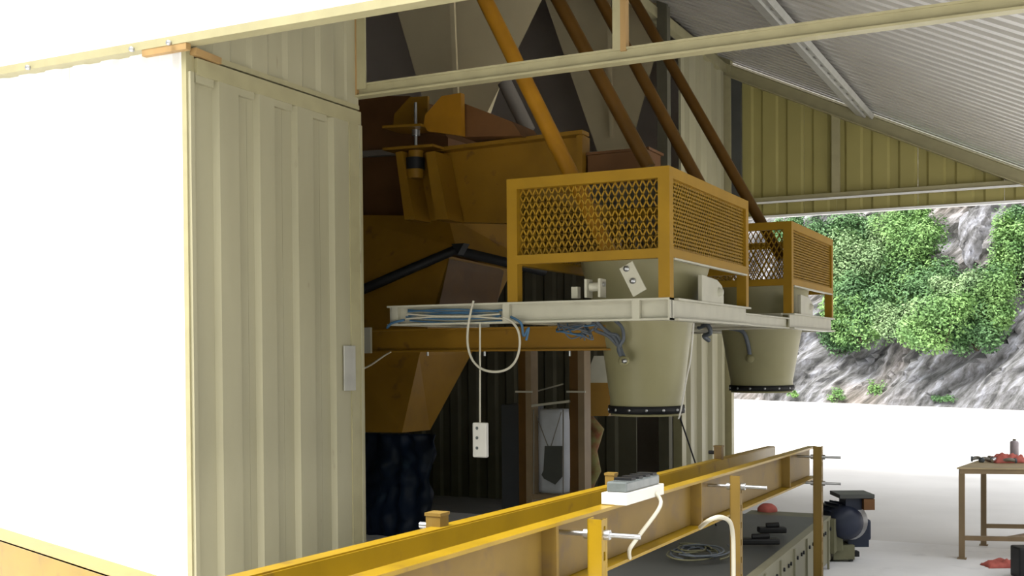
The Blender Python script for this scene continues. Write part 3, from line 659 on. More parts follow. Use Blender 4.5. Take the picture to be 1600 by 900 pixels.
# navy tarp
YT = PX(620, 780, XC-.1).y
yt = 8.9
nx, nz = 26, 30; a = PY(550, 676, yt); b = PY(672, 676, yt); vs = []
for j in range(nz+1):
    for i in range(nx+1):
        u = i/nx; v = j/nz; x = a.x+(b.x-a.x)*u; z = a.z*(1-v)
        dd = .10*noise.noise(V((u*6, v*3.0, 1)))+.05*noise.noise(V((u*14, v*8, 4)))-.12*v
        vs.append((x+.03*noise.noise(V((u*3, v*4, 9))), yt+dd+.3*(1-math.sin(math.pi*min(1, u*1.0)*.5+.8)), z))
fs = [(j*(nx+1)+i, j*(nx+1)+i+1, (j+1)*(nx+1)+i+1, (j+1)*(nx+1)+i) for j in range(nz) for i in range(nx)]
mb = MB(); mb.add(vs, fs, True); o = mb.build('tarpaulin', 'tarp'); tag(o, 'dark navy crumpled tarpaulin hanging under the discharge chute', 'tarp')
sm = o.modifiers.new('solid', 'SOLIDIFY'); sm.thickness = .01

# ------------------------------------------------------------------ hoses and cables on platform
def hose(name, pts, r, mt, label, cat, n=6, par=None, seg=8):
    mb = MB(); mb.tube(smooth_path(pts, n), r, seg); o = mb.build(name, mt, par)
    if not par: tag(o, label, cat)
    return o
t = thing('hose_coil', PY(710, 505, YP-.03), 'coil of blue and white hose lying in the left bay of the platform beam', 'hose')
for k in range(7):
    x0_, x1_ = 634+random.random()*8, 786-random.random()*8; y0_, y1_ = 481+k*2.6+random.random()*2, 484+k*2.8
    pts = [PY(x0_+(x1_-x0_)*f, (y0_+(y1_-y0_)*.4)+ (-1)**k*3.5*math.sin(f*math.pi)+2, YP-.03-.008*(k % 3)) for f in [i/12 for i in range(13)]]
    mb = MB(); mb.tube(pts, .0065, 6); mb.build('hose_turn', 'blue' if k % 3 != 2 else 'cable', t)
hose('hose_end', [PY(632, 500, YP-.05), PY(612, 505, YP-.06), PY(605, 512, YP-.05), PY(614, 503, YP-.02)], .009, 'blue', 'short blue hose end curling off the left tip of the platform', 'hose')
hose('hose_end', [PY(798, 495, YP-.06), PY(814, 505, YP-.07), PY(818, 525, YP-.06), PY(826, 512, YP-.04), PY(822, 532, YP-.05)], .009, 'blue', 'blue hose end hanging below the platform beside the white cable loop', 'hose')
t = thing('hose_tangle', PY(905, 520, YP+.1), 'tangle of blue and grey air hoses below the platform, left of the nearer hopper', 'hose')
for k in range(7):
    pts = [PY(868+random.random()*70, 506+random.random()*26, YP+.05+random.random()*.15) for _ in range(5)]
    mb = MB(); mb.tube(smooth_path(pts, 5), .006, 6); mb.build('hose_strand', 'blue' if k % 2 else 'bhose', t)
t = thing('air_hose', PY(975, 565, YP+.2), 'grey air hose with elbow fitting at the side of the nearer hopper', 'hose')
for pts in ([(925, 505), (945, 515), (962, 530), (968, 548), (972, 562)], [(930, 500), (950, 520), (965, 525), (970, 545), (976, 560)], [(960, 500), (972, 512), (974, 530), (966, 545), (972, 560)], [(935, 508), (930, 516), (950, 525), (965, 540)]):
    mb = MB(); mb.tube(smooth_path([PY(x_, y_, h1.y-.40+.02*random.random()) for x_, y_ in pts], 5), .013, 8); mb.build('hose_strand', 'bhose', t)
c = PY(977, 564, h1.y-.38); mb = MB(); mb.lathe(c, [(0, 0), (.035, 0), (.035, .05), (0, .05)], 14, (0, -1, 0)); mb.build('fitting', 'hop', t)
c = PY(977, 564, h1.y-.44); mb = MB(); mb.lathe(c, [(0, 0), (.016, 0), (.016, .03), (0, .03)], 10, (0, -1, 0)); mb.build('pin', 'steel', t)
hose('air_hose', [P(1092, 512, 8.8), P(1105, 508, 8.7), P(1110, 520, 8.7), P(1100, 525, 8.75), P(1108, 532, 8.8)], .018, 'bhose', 'dark grey hose loop under the side beam right of the nearer hopper', 'hose')
hose('air_hose', [P(1140, 513, 10.86), P(1160, 518, 10.8), P(1168, 535, 10.8), P(1172, 558, 10.84)], .02, 'bhose', 'dark grey hose at the side of the farther hopper', 'hose')
c = P(1173, 560, 10.86); mb = MB(); mb.lathe(c, [(0, 0), (.04, 0), (.04, .05), (0, .05)], 12, (0, -1, 0)); tag(mb.build('hose_fitting', 'hop'), 'small cream fitting on the farther hopper', 'fitting')
hose('drop_cable', [P(1084, 505, 7.9), P(1079, 560, 7.9), P(1073, 590, 7.9), P(1064, 640, 7.9), P(1060, 655, 7.9)], .006, 'wplast', 'thin white cable hanging along the right of the nearer hopper', 'cable')
hose('drop_rod', [P(1061, 648, 8.05), P(1086, 722, 8.25), P(1140, 885, 8.7)], .006, 'black', 'thin black cable slanting down from beneath the nearer hopper', 'cable', 2)

# hanging socket strip with cable loop
yv = YP-.075
t = thing('socket_strip', PY(750, 715, yv), 'white power socket strip hanging on its cable below the platform', 'socket strip')
a = PY(740, 660, yv); b = PY(762, 715, yv); cx_ = (a.x+b.x)/2
mb = MB(); mb.box((a.x, yv-.02, b.z), (b.x, yv+.02, a.z)); case = mb.build('case', 'wplast', t, .008)
for py in (669, 684, 700):
    c = PY(745.5, py, yv-.0205); mb = MB(); mb.lathe(c, [(0, 0), (.009, 0), (.011, .003), (0.009, .003), (0, .001)], 12, (0, -1, 0)); s_ = mb.build('socket', 'gplast', case)
c = PY(744, 709, yv-.0205); mb = MB(); mb.box(c+V((-.007, -.004, -.006)), c+V((.007, .001, .006))); mb.build('switch', 'wplast', t)
mb = MB(); mb.tube([PY(750, 662, yv), PY(750, 600, yv), PY(750, 505, yv)], .0065, 8); mb.build('cable', 'cable', t)
loop = [(740, 470), (735, 490), (731, 515), (731, 540), (738, 562), (752, 576), (772, 581), (792, 577), (806, 563), (812, 540), (810, 518), (800, 503), (786, 496)]
hose('cable_loop', [PY(x_, y_, yv-.02) for x_, y_ in loop], .0085, 'cable', 'loop of white cable draped over the left half of the platform beam', 'cable')
hose('wall_wire', [PX(563, 578, XC-.05), P(580, 570, 8.3), P(600, 556, 8.6), P(612, 549, 8.8)], .007, 'cable', 'thin pale wire running from the end post up to the ochre beam', 'cable', 3)

# ------------------------------------------------------------------ belt conveyor frame (near)
CY, CP_ = -0.0305668, -0.026244
cvec = V((math.sin(CY), math.cos(CY), math.tan(CP_))).normalized()
nvec = V((math.cos(CY), -math.sin(CY), 0)).normalized()      # to the right, towards the yard
Q = P(1276, 697, 8.0)
upn = nvec.cross(cvec).normalized()
def CV(s, t_, z=0): return Q+cvec*s+nvec*t_+V((0, 0, z))
def cvs(px, py, t_=0):       # pixel on the vertical plane through rail offset t_
    p = onpl(px, py, Q+nvec*t_, nvec); r = p-Q; s = r.dot(V((cvec.x, cvec.y, 0)).normalized())/V((cvec.x, cvec.y, 0)).length; return s, r.z-cvec.z*s
fr = onpl(1210, 697, Q, upn); TF = (fr-Q).dot(nvec); SF = (fr-Q).dot(cvec)
fr2 = onpl(390, 900, Q, upn)
HR = -cvs(1272, 748)[1]
S0 = cvs(600, 900)[0]-1.3
print('conveyor TF', TF, (fr2-Q).dot(nvec), 'SF', SF, 'HR', HR, 'S0', S0)
TF = ((fr-Q).dot(nvec)+(fr2-Q).dot(nvec))/2
cf = thing('conveyor_frame', CV(S0/2, TF/2, -HR), 'long yellow channel-steel conveyor frame running from the foreground into the yard', 'conveyor')
mb = MB()
mb.bar(CV(S0, -.055, -HR/2), CV(0, -.055, -HR/2), .01, HR-.03)
mb.build('near_web', 'yel_shade', cf); mb = MB()
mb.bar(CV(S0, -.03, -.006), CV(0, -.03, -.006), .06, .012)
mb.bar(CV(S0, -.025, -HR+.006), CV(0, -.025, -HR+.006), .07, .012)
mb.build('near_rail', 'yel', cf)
mb = MB()
mb.bar(CV(S0-.3, TF, -HR/2), CV(SF, TF, -HR/2), .01, HR-.01)
mb.bar(CV(S0-.3, TF-.025, -.005), CV(SF, TF-.025, -.005), .05, .01)
mb.bar(CV(S0-.3, TF-.025, -HR+.006), CV(SF, TF-.025, -HR+.006), .06, .012)
mb.build('far_rail', 'yel', cf)
for px, py in ((870, 860), (1096, 800), (1234, 740)):
    s, z = cvs(px, py); mb = MB(); mb.bar(CV(s, -.027, -.012), CV(s, -.027, -HR+.012), .06, .02, up=cvec); mb.build('stiffener', 'yel_shade', cf)
s, z = cvs(640, 900); 
for s in [S0+.9*i for i in range(7)]:
    mb = MB(); mb.bar(CV(s, -.06, -HR+.03), CV(s, TF, -HR+.03), .05, .03); mb.build('cross_member', 'yel', cf)
# posts on the near side, with adjusting rods
def cpost(px, py, wpx, label, rods, off=.09, full=True, pm='yel'):
    s, z = cvs(px, py, off); p = CV(s, off, z)
    d = (p-CAM).dot(CF); w = wpx*d/F
    t = thing('support_post', (p.x, p.y, 0), label, 'post', 'slotted yellow posts beside the conveyor')
    mb = MB(); aw = nvec*w/2; al = V((cvec.x, cvec.y, 0)).normalized()*w*.5
    # channel: web faces camera side (-c), flange along +n side slotted
    b0 = V((p.x, p.y, 0))
    mb.hexa([b0-aw-al, b0+aw-al, b0+aw-al*.8, b0-aw-al*.8], [x+V((0, 0, p.z)) for x in (b0-aw-al, b0+aw-al, b0+aw-al*.8, b0-aw-al*.8)])
    mb.hexa([b0-aw-al, b0-aw*.8-al, b0-aw*.8+al, b0-aw+al], [x+V((0, 0, p.z)) for x in (b0-aw-al, b0-aw*.8-al, b0-aw*.8+al, b0-aw+al)])
    mb.build('channel_web', pm, t)
    mb = MB(); zz = 0
    q0 = b0+aw*.9; 
    mb.bar(q0-al*.7, q0-al*.7+V((0, 0, p.z)), w*.10, w*.35, up=al.normalized()); mb.bar(q0+al*.7, q0+al*.7+V((0, 0, p.z)), w*.10, w*.35, up=al.normalized())
    z_ = .02
    while z_ < p.z-.08:
        mb.bar(q0+V((0, 0, z_)), q0+V((0, 0, z_+.055)), w*.09, w*1.1, up=al.normalized()); z_ += .085
    mb.bar(q0+V((0, 0, z_)), q0+V((0, 0, p.z)), w*.09, w*1.1, up=al.normalized())
    mb.build('slotted_flange', pm, t)
    for (xa, xb, py_) in rods:
        c = onpl(px, py_, p, cvec); c = V((p.x, p.y, c.z)) - al*1.0*0
        ta, tb = -(off+.05), .15
        mb = MB(); mb.tube([c+nvec*ta, c+nvec*tb], .0085, 8); rd = mb.build('threaded_rod', 'steel', t)
        for sgn in (-1, 1):
            mb = MB(); mb.tube([c+nvec*(w/2*sgn), c+nvec*((w/2+.02)*sgn)], .018, 6); mb.build('nut', 'steel', rd)
    return t
cpost(933, 810, 24, 'bright yellow slotted post nearest the camera, at the bottom edge of the photo', [(875, 962, 835)])
cpost(1150, 743, 16, 'middle yellow slotted post beside the conveyor frame', [(1105, 1172, 760)], pm='yel_shade')
cpost(1278, 697, 13, 'farthest tall slotted post at the end of the conveyor frame', [(1262, 1297, 714), (1262, 1297, 755)], pm='yel_shade')
# far side post stubs
for px, py, w, lab, rod in ((683, 802, 26, 'yellow post head behind the conveyor with a rod to the left, nearest one', (655, 824)), (955, 740, 15, 'small brown post head behind the middle of the conveyor', None), (1123, 697, 12, 'small dark post head with black rod near the far end of the conveyor', (1107, 709))):
    p = onpl(px, py, Q+nvec*(TF-.005-.62*w/2*8/F), nvec); d = (p-CAM).dot(CF); ww = w*d/F
    t = thing('far_post', (p.x, p.y, p.z-.34), lab, 'post')
    mb = MB(); mb.box((p.x-ww/2, p.y-ww/2, p.z-.34), (p.x+ww/2, p.y+ww/2, p.z)); mb.build('post', 'yel_shade', t)
    mb = MB(); mb.box((p.x-ww/2-.003, p.y-ww/2-.003, p.z-.006), (p.x+ww/2+.003, p.y+ww/2+.003, p.z+.004)); mb.build('cap', 'yel_shade', t)
    if rod:
        z_ = onpl(px, rod[1]-2, p, CF).z; c = V((p.x, p.y, z_)); mb = MB(); mb.tube([c, c-nvec*(ww/2+abs(px-rod[0])*.62*d/F*1.0)], .011, 8); mb.build('threaded_rod', 'steel' if w > 20 else 'black', t)
# control box on rail
s0_, z0_ = cvs(961, 786); s1_, z1_ = cvs(1024, 768)
t = thing('junction_box', CV((s0_+s1_)/2, -.02, .0), 'white junction box with smoky cover sitting on the conveyor rail', 'junction box')
L_ = s1_-s0_
def cbox(sa, sb, ta, tb, za, zb_):
    return [CV(sa, ta, za), CV(sa, tb, za), CV(sb, tb, za), CV(sb, ta, za)], [CV(sa, ta, zb_), CV(sa, tb, zb_), CV(sb, tb, zb_), CV(sb, ta, zb_)]
sa, sb = s0_, s0_+L_*.95
mb = MB(); mb.hexa(*cbox(sa, sb, -.055, .045, .001, .046)); mb.build('base', 'wplast', t, .003)
mb = MB(); mb.hexa(*cbox(sa+.03, sb-.03, -.045, .035, .046, .085)); cov = mb.build('cover', 'gplast', t, .006)
for k in range(4):
    s = sa+.1+k*(sb-sa-.2)/3; mb = MB(); mb.hexa(*cbox(s, s+.05, -.04, .030, .085, .094)); mb.build('breaker', 'black', cov)
mb = MB(); mb.tube(smooth_path([CV(sa+(sb-sa)*.75, .045, .02), CV(sa+(sb-sa)*.72, .07, -.03), onpl(1000, 835, Q+nvec*.05, nvec), onpl(984, 858, Q+nvec*.03, nvec), onpl(984, 872, Q+nvec*.01, nvec)], 5), .008, 8); mb.build('cable', 'cable', t)

# ------------------------------------------------------------------ bottom-left yellow beam
t = thing('corner_beam', P(60, 860, 3.6), 'bright yellow beam cutting across the bottom left corner in front of the white wall', 'beam')
ZB = 1.12
a = PZ(-60, 806, ZB); b = PZ(330, 925, ZB); a2 = PZ(-60, 826, ZB); b2 = PZ(300, 935, ZB)
dirb = (b-a).normalized(); nb = V((dirb.y, -dirb.x, 0)).normalized()
if nb.dot(V((0, -1, 0))) < 0: nb = -nb
wtop = (a2-a).dot(nb)
mb = MB(); mb.hexa([a+V((0, 0, -.012)), b+V((0, 0, -.012)), b+nb*wtop+V((0, 0, -.012)), a+nb*wtop+V((0, 0, -.012))], [a, b, b+nb*wtop, a+nb*wtop]); mb.build('top_flange', 'yel', t)
e = V((0, 0, -.34)); a3 = a+nb*(wtop*.9); b3 = b+nb*(wtop*.9)
mb = MB(); mb.hexa([a3+e, b3+e, b3+e+nb*.012, a3+e+nb*.012], [a3, b3, b3+nb*.012, a3+nb*.012]); mb.build('web', 'yel', t)
for f in (.04, .6):
    c = a3.lerp(b3, f)-nb*.06; mb = MB(); mb.box((c.x-.04, c.y-.04, 0), (c.x+.04, c.y+.04, ZB-.02)); mb.build('leg', 'yel', t)

# ------------------------------------------------------------------ lower grey conveyor with drive motor
E0 = P(1298, 806, 8.85)                                    # far top corner, right edge
TW = 1.0
zt = E0.z
lc = thing('low_conveyor', V((E0.x, E0.y-2, 0)), 'low grey covered conveyor on the floor beneath the yellow frame', 'conveyor')
hc = V((math.sin(CY), math.cos(CY), 0))
def LB(s, t_, z): return V((E0.x, E0.y, 0))+hc*s+nvec*t_+V((0, 0, z))
def lbox(sa, sb, ta, tb, za, zb_): return [LB(sa, ta, za), LB(sa, tb, za), LB(sb, tb, za), LB(sb, ta, za)], [LB(sa, ta, zb_), LB(sa, tb, zb_), LB(sb, tb, zb_), LB(sb, ta, zb_)]
mb = MB(); mb.hexa(*lbox(-6, 0, -TW, -.02, .08, zt-.02)); mb.build('belt_cover', 'grey', lc)
mb = MB(); mb.hexa(*lbox(-6, 0, -.06, 0, zt-.02, zt)); mb.build('top_edge', 'panelo', lc)
s = -6
while s < -.05:
    mb = MB(); mb.hexa(*lbox(s, min(s+.44, 0), -.02, -.002, 0.05, zt-.02)); mb.build('side_panel', 'panelo', lc)
    mb = MB(); mb.hexa(*lbox(s-.015, s+.015, -.002, .012, 0.0, zt-.02)); mb.build('side_rib', 'panelo', lc)
    for ds, zz in ((.12, zt-.10), (.26, zt-.10), (.34, zt-.10)):
        mb = MB(); mb.lathe(LB(s+ds, -.002, zz), [(0, .01), (.014, .01), (.014, 0)], 8, nvec); mb.build('bolt', 'black', lc)
    s += .45
mb = MB(); mb.hexa(*lbox(-.02, .30, -.7, .03, .10, zt-.03)); mb.build('head_box', 'olive', lc)
# drive motor
mo = P(1322, 820, 9.2)
t = thing('drive_motor', LB(.2, .1, .05), 'navy electric drive motor with terminal box at the end of the low conveyor', 'motor')
def pc(px, py, d=9.0): return P(px, py, d)
mb = MB(); c = pc(1325, 817, 8.95); rad = 27*9/F
ax = (hc*.35-nvec*-.9).normalized(); ax = (CF*-1+CR*.25).normalized()
mb.lathe(c, [(0, .05), (rad*.5, .05), (rad*.92, .02), (rad, -.02), (rad, -.30), (0, -.30)], 28, ax); mb.build('motor_drum', 'motor', t)
mb = MB()
for k in range(20):
    an = 2*math.pi*k/20; u = ax.cross(V((0, 0, 1))).normalized(); w = ax.cross(u); dd = u*math.cos(an)+w*math.sin(an)
    mb.bar(c+dd*rad*1.03-ax*.06, c+dd*rad*1.03-ax*.28, .006, .02, up=dd)
mb.build('cooling_fins', 'motor', t)
mb = MB(); mb.lathe(c+CR*.06, [(0, -.05), (rad*1.02, -.05), (rad*1.02, -.12), (0, -.12)], 28, ax); mb.build('end_ring', 'steel', t)
def camb(x0_, y0_, x1_, y1_, d, dep, nm, mt, bev=0):
    a = P(x0_, y0_, d); b = P(x1_, y1_, d); w = abs((b-a).dot(R0)); h = abs(a.z-b.z); c = (a+b)/2+F0*dep/2
    mb = MB(); u = R0*w/2; f = F0*dep/2; z = V((0, 0, h/2))
    mb.hexa([c-u-f-z, c+u-f-z, c+u+f-z, c-u+f-z], [c-u-f+z, c+u-f+z, c+u+f+z, c-u+f+z]); return mb.build(nm, mt, t, bev)
camb(1321, 778, 1347, 797, 8.95, .18, 'terminal_box', 'motor', .004)
camb(1312, 773, 1367, 779, 8.9, .28, 'terminal_lid', 'grey', .004)
camb(1350, 780, 1367, 797, 8.9, .10, 'gland_block', 'brown')
camb(1325, 835, 1358, 855, 9.05, .2, 'foot_block', 'motor', .004)
camb(1343, 812, 1362, 845, 9.05, .16, 'side_gear', 'motor', .02)
camb(1302, 852, 1336, 875, 9.0, .22, 'gearbox_base', 'olive', .006)
camb(1298, 815, 1318, 862, 8.95, .2, 'gearbox', 'olive', .01)
camb(1336, 862, 1343, 870, 9.0, .08, 'shaft_stub', 'black')
camb(1328, 874, 1333, 877, 9.0, .06, 'base_foot', 'black')
# things lying on the low conveyor
def onlc(px, py): return PZ(px, py, zt)
t = thing('cable_bundle', onlc(1080, 870), 'tangled grey cables lying on the low conveyor cover', 'cable')
for k in range(9):
    cx_, cy_ = 1075+random.random()*30, 862+random.random()*8; rx, ry = 22+random.random()*18, 5+random.random()*7; ph = random.random()*6
    pts = [onlc(cx_+rx*math.cos(ph+q*.5), cy_+ry*math.sin(ph+q*.5)+q*.3)+V((0, 0, .01+.004*k)) for q in range(11)]
    mb = MB(); mb.tube(smooth_path(pts, 3), .006, 6); mb.build('cable_turn', 'olive' if k % 2 else 'bhose', t)
hose('supply_cable', [onpl(1094, 824, Q+nvec*.02, nvec), onpl(1108, 813, Q+nvec*.09, nvec), onpl(1125, 808, Q+nvec*.13, nvec), onpl(1140, 815, Q+nvec*.145, nvec), onpl(1145, 835, Q+nvec*.145, nvec), onpl(1146, 870, Q+nvec*.145, nvec), onpl(1146, 925, Q+nvec*.145, nvec)], .0105, 'cable', 'thick beige cable arching down beside the middle yellow post', 'cable')
for px, py, sx_, sy_, lab in ((1206, 828, .10, .045, 'black clamp lying on the low conveyor, the farther of two'), (1187, 846, .13, .05, 'flat black clamp lying on the low conveyor, the nearer of two')):
    c = onlc(px, py+4); t = thing('clamp', c, lab, 'clamp')
    mb = MB(); mb.bar(c-R0*sx_+V((0, 0, .02)), c+R0*sx_+V((0, 0, .02)), .09, .04); mb.build('body', 'black', t, .01)
    mb = MB(); mb.tube([c-R0*sx_*.4+V((0, 0, .05)), c+R0*sx_*.5+V((0, 0, .055))], .02, 8); mb.build('handle', 'black', t)
c = P(1199, 800, 9.35); mb = MB(); vs = []
for i in range(9):
    f = i/8
    for k in range(12):
        an = 2*math.pi*k/12; r = .085*math.sin(math.pi*(.12+.8*f))**.6*(1+.2*noise.noise(V((k, i, 3)))); vs.append(c+V((math.cos(an)*r, math.sin(an)*r, f*.1-.03)))
mb.add(vs, [(i*12+k, i*12+(k+1) % 12, (i+1)*12+(k+1) % 12, (i+1)*12+k) for i in range(8) for k in range(12)]+[tuple(range(12)), tuple(range(96, 108))], True)
tag(mb.build('cloth_bundle', 'red'), 'small red cloth bundle behind the conveyor near its end', 'cloth')

# ------------------------------------------------------------------ work table at the right
TZ = PZ(1503, 873, 0); dT = (TZ-CAM).dot(CF)
tz = PY(1503, 730, TZ.y).z
TB = PZ(1350+187, 852, 0)
ud = V((1, 0, 0)); ud = (R0*.985+F0*-.17).normalized()
bd = (V((TB.x, TB.y, 0))-V((TZ.x, TZ.y, 0)))
wt = bd.length; bd.normalize(); LT = 1.5
tb = thing('work_table', (TZ.x, TZ.y, 0), 'brown steel work table in the yard at the right edge', 'table')
def TP(u, v, z): return V((TZ.x, TZ.y, 0))+ud*u+bd*v+V((0, 0, z))
s_ = .045
for u in (0, LT):
    for v in (0, wt):
        mb = MB(); mb.bar(TP(u, v, 0), TP(u, v, tz-.05), s_, s_, up=V((0, 1, 0))); mb.build('leg', 'table', tb)
        mb = MB(); mb.bar(TP(u, v, 0), TP(u, v, .008), .07, .07, up=V((0, 1, 0))); mb.build('foot_plate', 'table', tb)
mb = MB(); a = TP(-.03, -.04, tz-.012); mb.hexa([TP(-.03, -.04, tz-.012), TP(LT+.03, -.04, tz-.012), TP(LT+.03, wt+.04, tz-.012), TP(-.03, wt+.04, tz-.012)], [TP(-.03, -.04, tz), TP(LT+.03, -.04, tz), TP(LT+.03, wt+.04, tz), TP(-.03, wt+.04, tz)]); mb.build('table_top', 'ttop', tb)
for v in (0, wt): mb = MB(); mb.bar(TP(-.02, v, tz-.032), TP(LT, v, tz-.032), s_, .04); mb.build('top_rail', 'table', tb)
for u in (0, LT): mb = MB(); mb.bar(TP(u, .02, tz-.032), TP(u, wt, tz-.032), s_, .04); mb.build('top_rail', 'table', tb)
zl = .17
for v in (0, wt): mb = MB(); mb.bar(TP(.02, v, zl), TP(LT, v, zl), .035, .035); mb.build('lower_rail', 'table', tb)
mb = MB(); mb.bar(TP(.35, 0.02, zl), TP(.70, wt-.02, zl), .035, .03); mb.build('brace', 'table', tb)
def onT(px, py): return PZ(px, py, tz)
# cluttered tools
lab = ['grey metal fitting, leftmost in the clutter on the work table', 'dark steel clamp piece second from the left on the work table', 'curved grey fitting in the clutter left of the red cloth', 'small pale fitting lying in front of the red cloth', 'dark angled bracket beside the red cloth on the table']
pos = [(1528, 719), (1537, 720), (1546, 718), (1578, 722), (1555, 721)]
for i, (px, py) in enumerate(pos):
    c = onT(px, py+2)+V((0, 0, .02)); t = thing('pipe_fitting', c-V((0, 0, .02)), lab[i], 'fitting', 'fittings and clamps on the work table')
    an = i*1.3; dv = V((math.cos(an), math.sin(an), 0))
    mb = MB(); mb.tube(smooth_path([c-dv*.05, c+V((0, 0, .012)), c+dv*.03+V((dv.y, -dv.x, 0))*.04], 4), .016, 8); mb.build('body', 'steel' if i % 2 == 0 else 'gsheet', t)
    mb = MB(); mb.lathe(c-dv*.055, [(0, 0), (.025, 0), (.025, .015), (0, .015)], 8, dv); mb.build('collar', 'bhose', t)
c = onT(1575, 722); vs = []
nx, ny = 20, 10
for j in range(ny+1):
    for i in range(nx+1):
        u = i/nx-.5; v = j/ny-.5; h = (.055+.05*noise.noise(V((u*7, v*7, 5))))*max(0, 1-(4*u*u)**2)*max(0, 1-(4*v*v)**2)
        vs.append(c+R0*u*.30+F0*v*.22+V((0, 0, .004+h)))
mb = MB(); mb.add(vs, [(j*(nx+1)+i, j*(nx+1)+i+1, (j+1)*(nx+1)+i+1, (j+1)*(nx+1)+i) for j in range(ny) for i in range(nx)], True)
o = mb.build('rag', 'red'); tag(o, 'crumpled reddish rag on the work table under the can', 'cloth'); o.modifiers.new('s', 'SOLIDIFY').thickness = .003
c = onT(1585, 713)
t = thing('spray_can', c, 'dusty mauve can with narrow neck standing on the work table', 'can')
dC = (c-CAM).dot(CF); r = 6.5*dC/F; h = 24*dC/F
mb = MB(); mb.lathe(c+V((0, 0, .003)), [(0, 0), (r, 0), (r, h*.88), (r*.85, h*.97), (r*.4, h)], 20); mb.build('can_body', 'can', t)
mb = MB(); mb.lathe(c+V((0, 0, h)), [(r*.4, 0), (r*.4, .02), (0, .02)], 12); mb.build('nozzle', 'gsheet', t)
# red rag and black case on the floor
c = PZ(1575, 884, 0); vs = []
for j in range(9):
    for i in range(21):
        u = i/20-.5; v = j/8-.5; h = (.04+.045*noise.noise(V((u*8, v*5, 8))))*max(0, 1-(4*u*u)**1.5)*max(0, 1-(4*v*v)**2)
        vs.append(c+R0*(u*.40+.05*noise.noise(V((u*3, v*5, 1))))+F0*v*.22+V((0, 0, .004+h)))
mb = MB(); mb.add(vs, [(j*21+i, j*21+i+1, (j+1)*21+i+1, (j+1)*21+i) for j in range(8) for i in range(20)], True)
o = mb.build('rag', 'red'); tag(o, 'crumpled red rag lying on the concrete under the work table', 'cloth'); o.modifiers.new('s', 'SOLIDIFY').thickness = .003
c = PZ(1593, 905, 0); cz = .23
t = thing('tool_case', c, 'black tool case on the concrete at the right edge', 'case')
mb = MB(); b0 = V((c.x, c.y, 0)); mb.hexa([b0, b0+R0*.4, b0+R0*.4+F0*.16, b0+F0*.16], [x+V((0, 0, cz)) for x in (b0, b0+R0*.4, b0+R0*.4+F0*.16, b0+F0*.16)]); mb.build('shell', 'black', t, .012)
mb = MB(); mb.tube([b0+R0*.13+F0*.08+V((0, 0, cz)), b0+R0*.14+F0*.08+V((0, 0, cz+.04)), b0+R0*.26+F0*.08+V((0, 0, cz+.04)), b0+R0*.27+F0*.08+V((0, 0, cz))], .01, 8); mb.build('handle', 'black', t)

# ------------------------------------------------------------------ cliff and bushes
g0 = PZ(1180, 624, 0); g1 = PZ(1600, 640, 0); u = (g1-g0); Lg = u.length; u.normalize(); nb_ = V((-u.y, u.x, 0)); 
if nb_.dot(F0) < 0: nb_ = -nb_
def cliffp(s, h):
    p3 = V((s*.35, h*.35, 0)); q = V((s*.8-h*.9, (s+h)*.22, 3.1)); 
    d = 1.1*noise.noise(p3)+.9*noise.noise(q)+.35*noise.noise(V((s*2.2-h*2.2, (s+h)*.7, 7)))+.30*abs(noise.noise(V((s*4-h*4.4, (s+h)*.9, 2))))+.12*noise.noise(V((s*9-h*8, (s+h)*4, 2)))
    f = min(1, h/1.0+.15)
    return g0+u*s+nb_*(h*.55-d*f)+V((0, 0, h))
nx, nz = 420, 130; s0c, s1c, hc_ = -16, Lg+48, 22  # cliff carried on out of view and raised to block low sky light
vs = [cliffp(s0c+(s1c-s0c)*i/nx, -.1+hc_*(j/nz)**1.15) for j in range(nz+1) for i in range(nx+1)]
nv = len(vs); back = [(p[0]+nb_.x*14, p[1]+nb_.y*14, p[2]) for p in vs[-(nx+1):]]
fs = [(j*(nx+1)+i, j*(nx+1)+i+1, (j+1)*(nx+1)+i+1, (j+1)*(nx+1)+i) for j in range(nz) for i in range(nx)]
fs += [(nz*(nx+1)+i, nz*(nx+1)+i+1, nv+i+1, nv+i) for i in range(nx)]
mb = MB(); mb.add(vs+back, fs, False); o = mb.build('cliff', 'rock')
uvl = o.data.uv_layers.new(name='uv')
for lp in o.data.loops:
    vi = lp.vertex_index
    if vi < nv: uvl.data[lp.index].uv = (s0c+(s1c-s0c)*(vi % (nx+1))/nx, -.1+hc_*((vi//(nx+1))/nz)**1.15)
struct(o, 'grey limestone cliff behind the yard')
def outcrop(px, py, wpx, hpx, dd, label):
    c = P(px, py, dd); w = wpx*dd/F/2; h = hpx*dd/F/2; vs = []; a_n, b_n = 40, 30
    for j in range(b_n+1):
        th = math.pi*j/b_n
        for i in range(a_n):
            ph = 2*math.pi*i/a_n; e = V((math.sin(th)*math.cos(ph), math.sin(th)*math.sin(ph), math.cos(th)))
            r = 1+.35*noise.noise(e*1.6+V((px, 0, 0)))+.30*abs(noise.noise(V((e.x*4-e.z*4, e.y*3, (e.x+e.z)*1.2))))
            vs.append(c+u*(e.x*w*r*(1.15+.35*e.z)+e.z*h*.22+.10*noise.noise(V((e.z*7, e.x*5, 1))))+nb_*(e.y*w*r)+V((0, 0, e.z*h*r)))
    mb = MB(); mb.add(vs, [(j*a_n+i, j*a_n+(i+1) % a_n, (j+1)*a_n+(i+1) % a_n, (j+1)*a_n+i) for j in range(b_n) for i in range(a_n)])
    o = mb.build('rock_outcrop', 'rock'); tag(o, label, 'rock')
    uvl = o.data.uv_layers.new(name='uv')
    for lp in o.data.loops:
        v = o.data.vertices[lp.vertex_index].co; uvl.data[lp.index].uv = (v.dot(u), v.z)
outcrop(1522, 366, 34, 84, 32.2, 'pale grey rock outcrop rising out of the bushes below the gable edge')
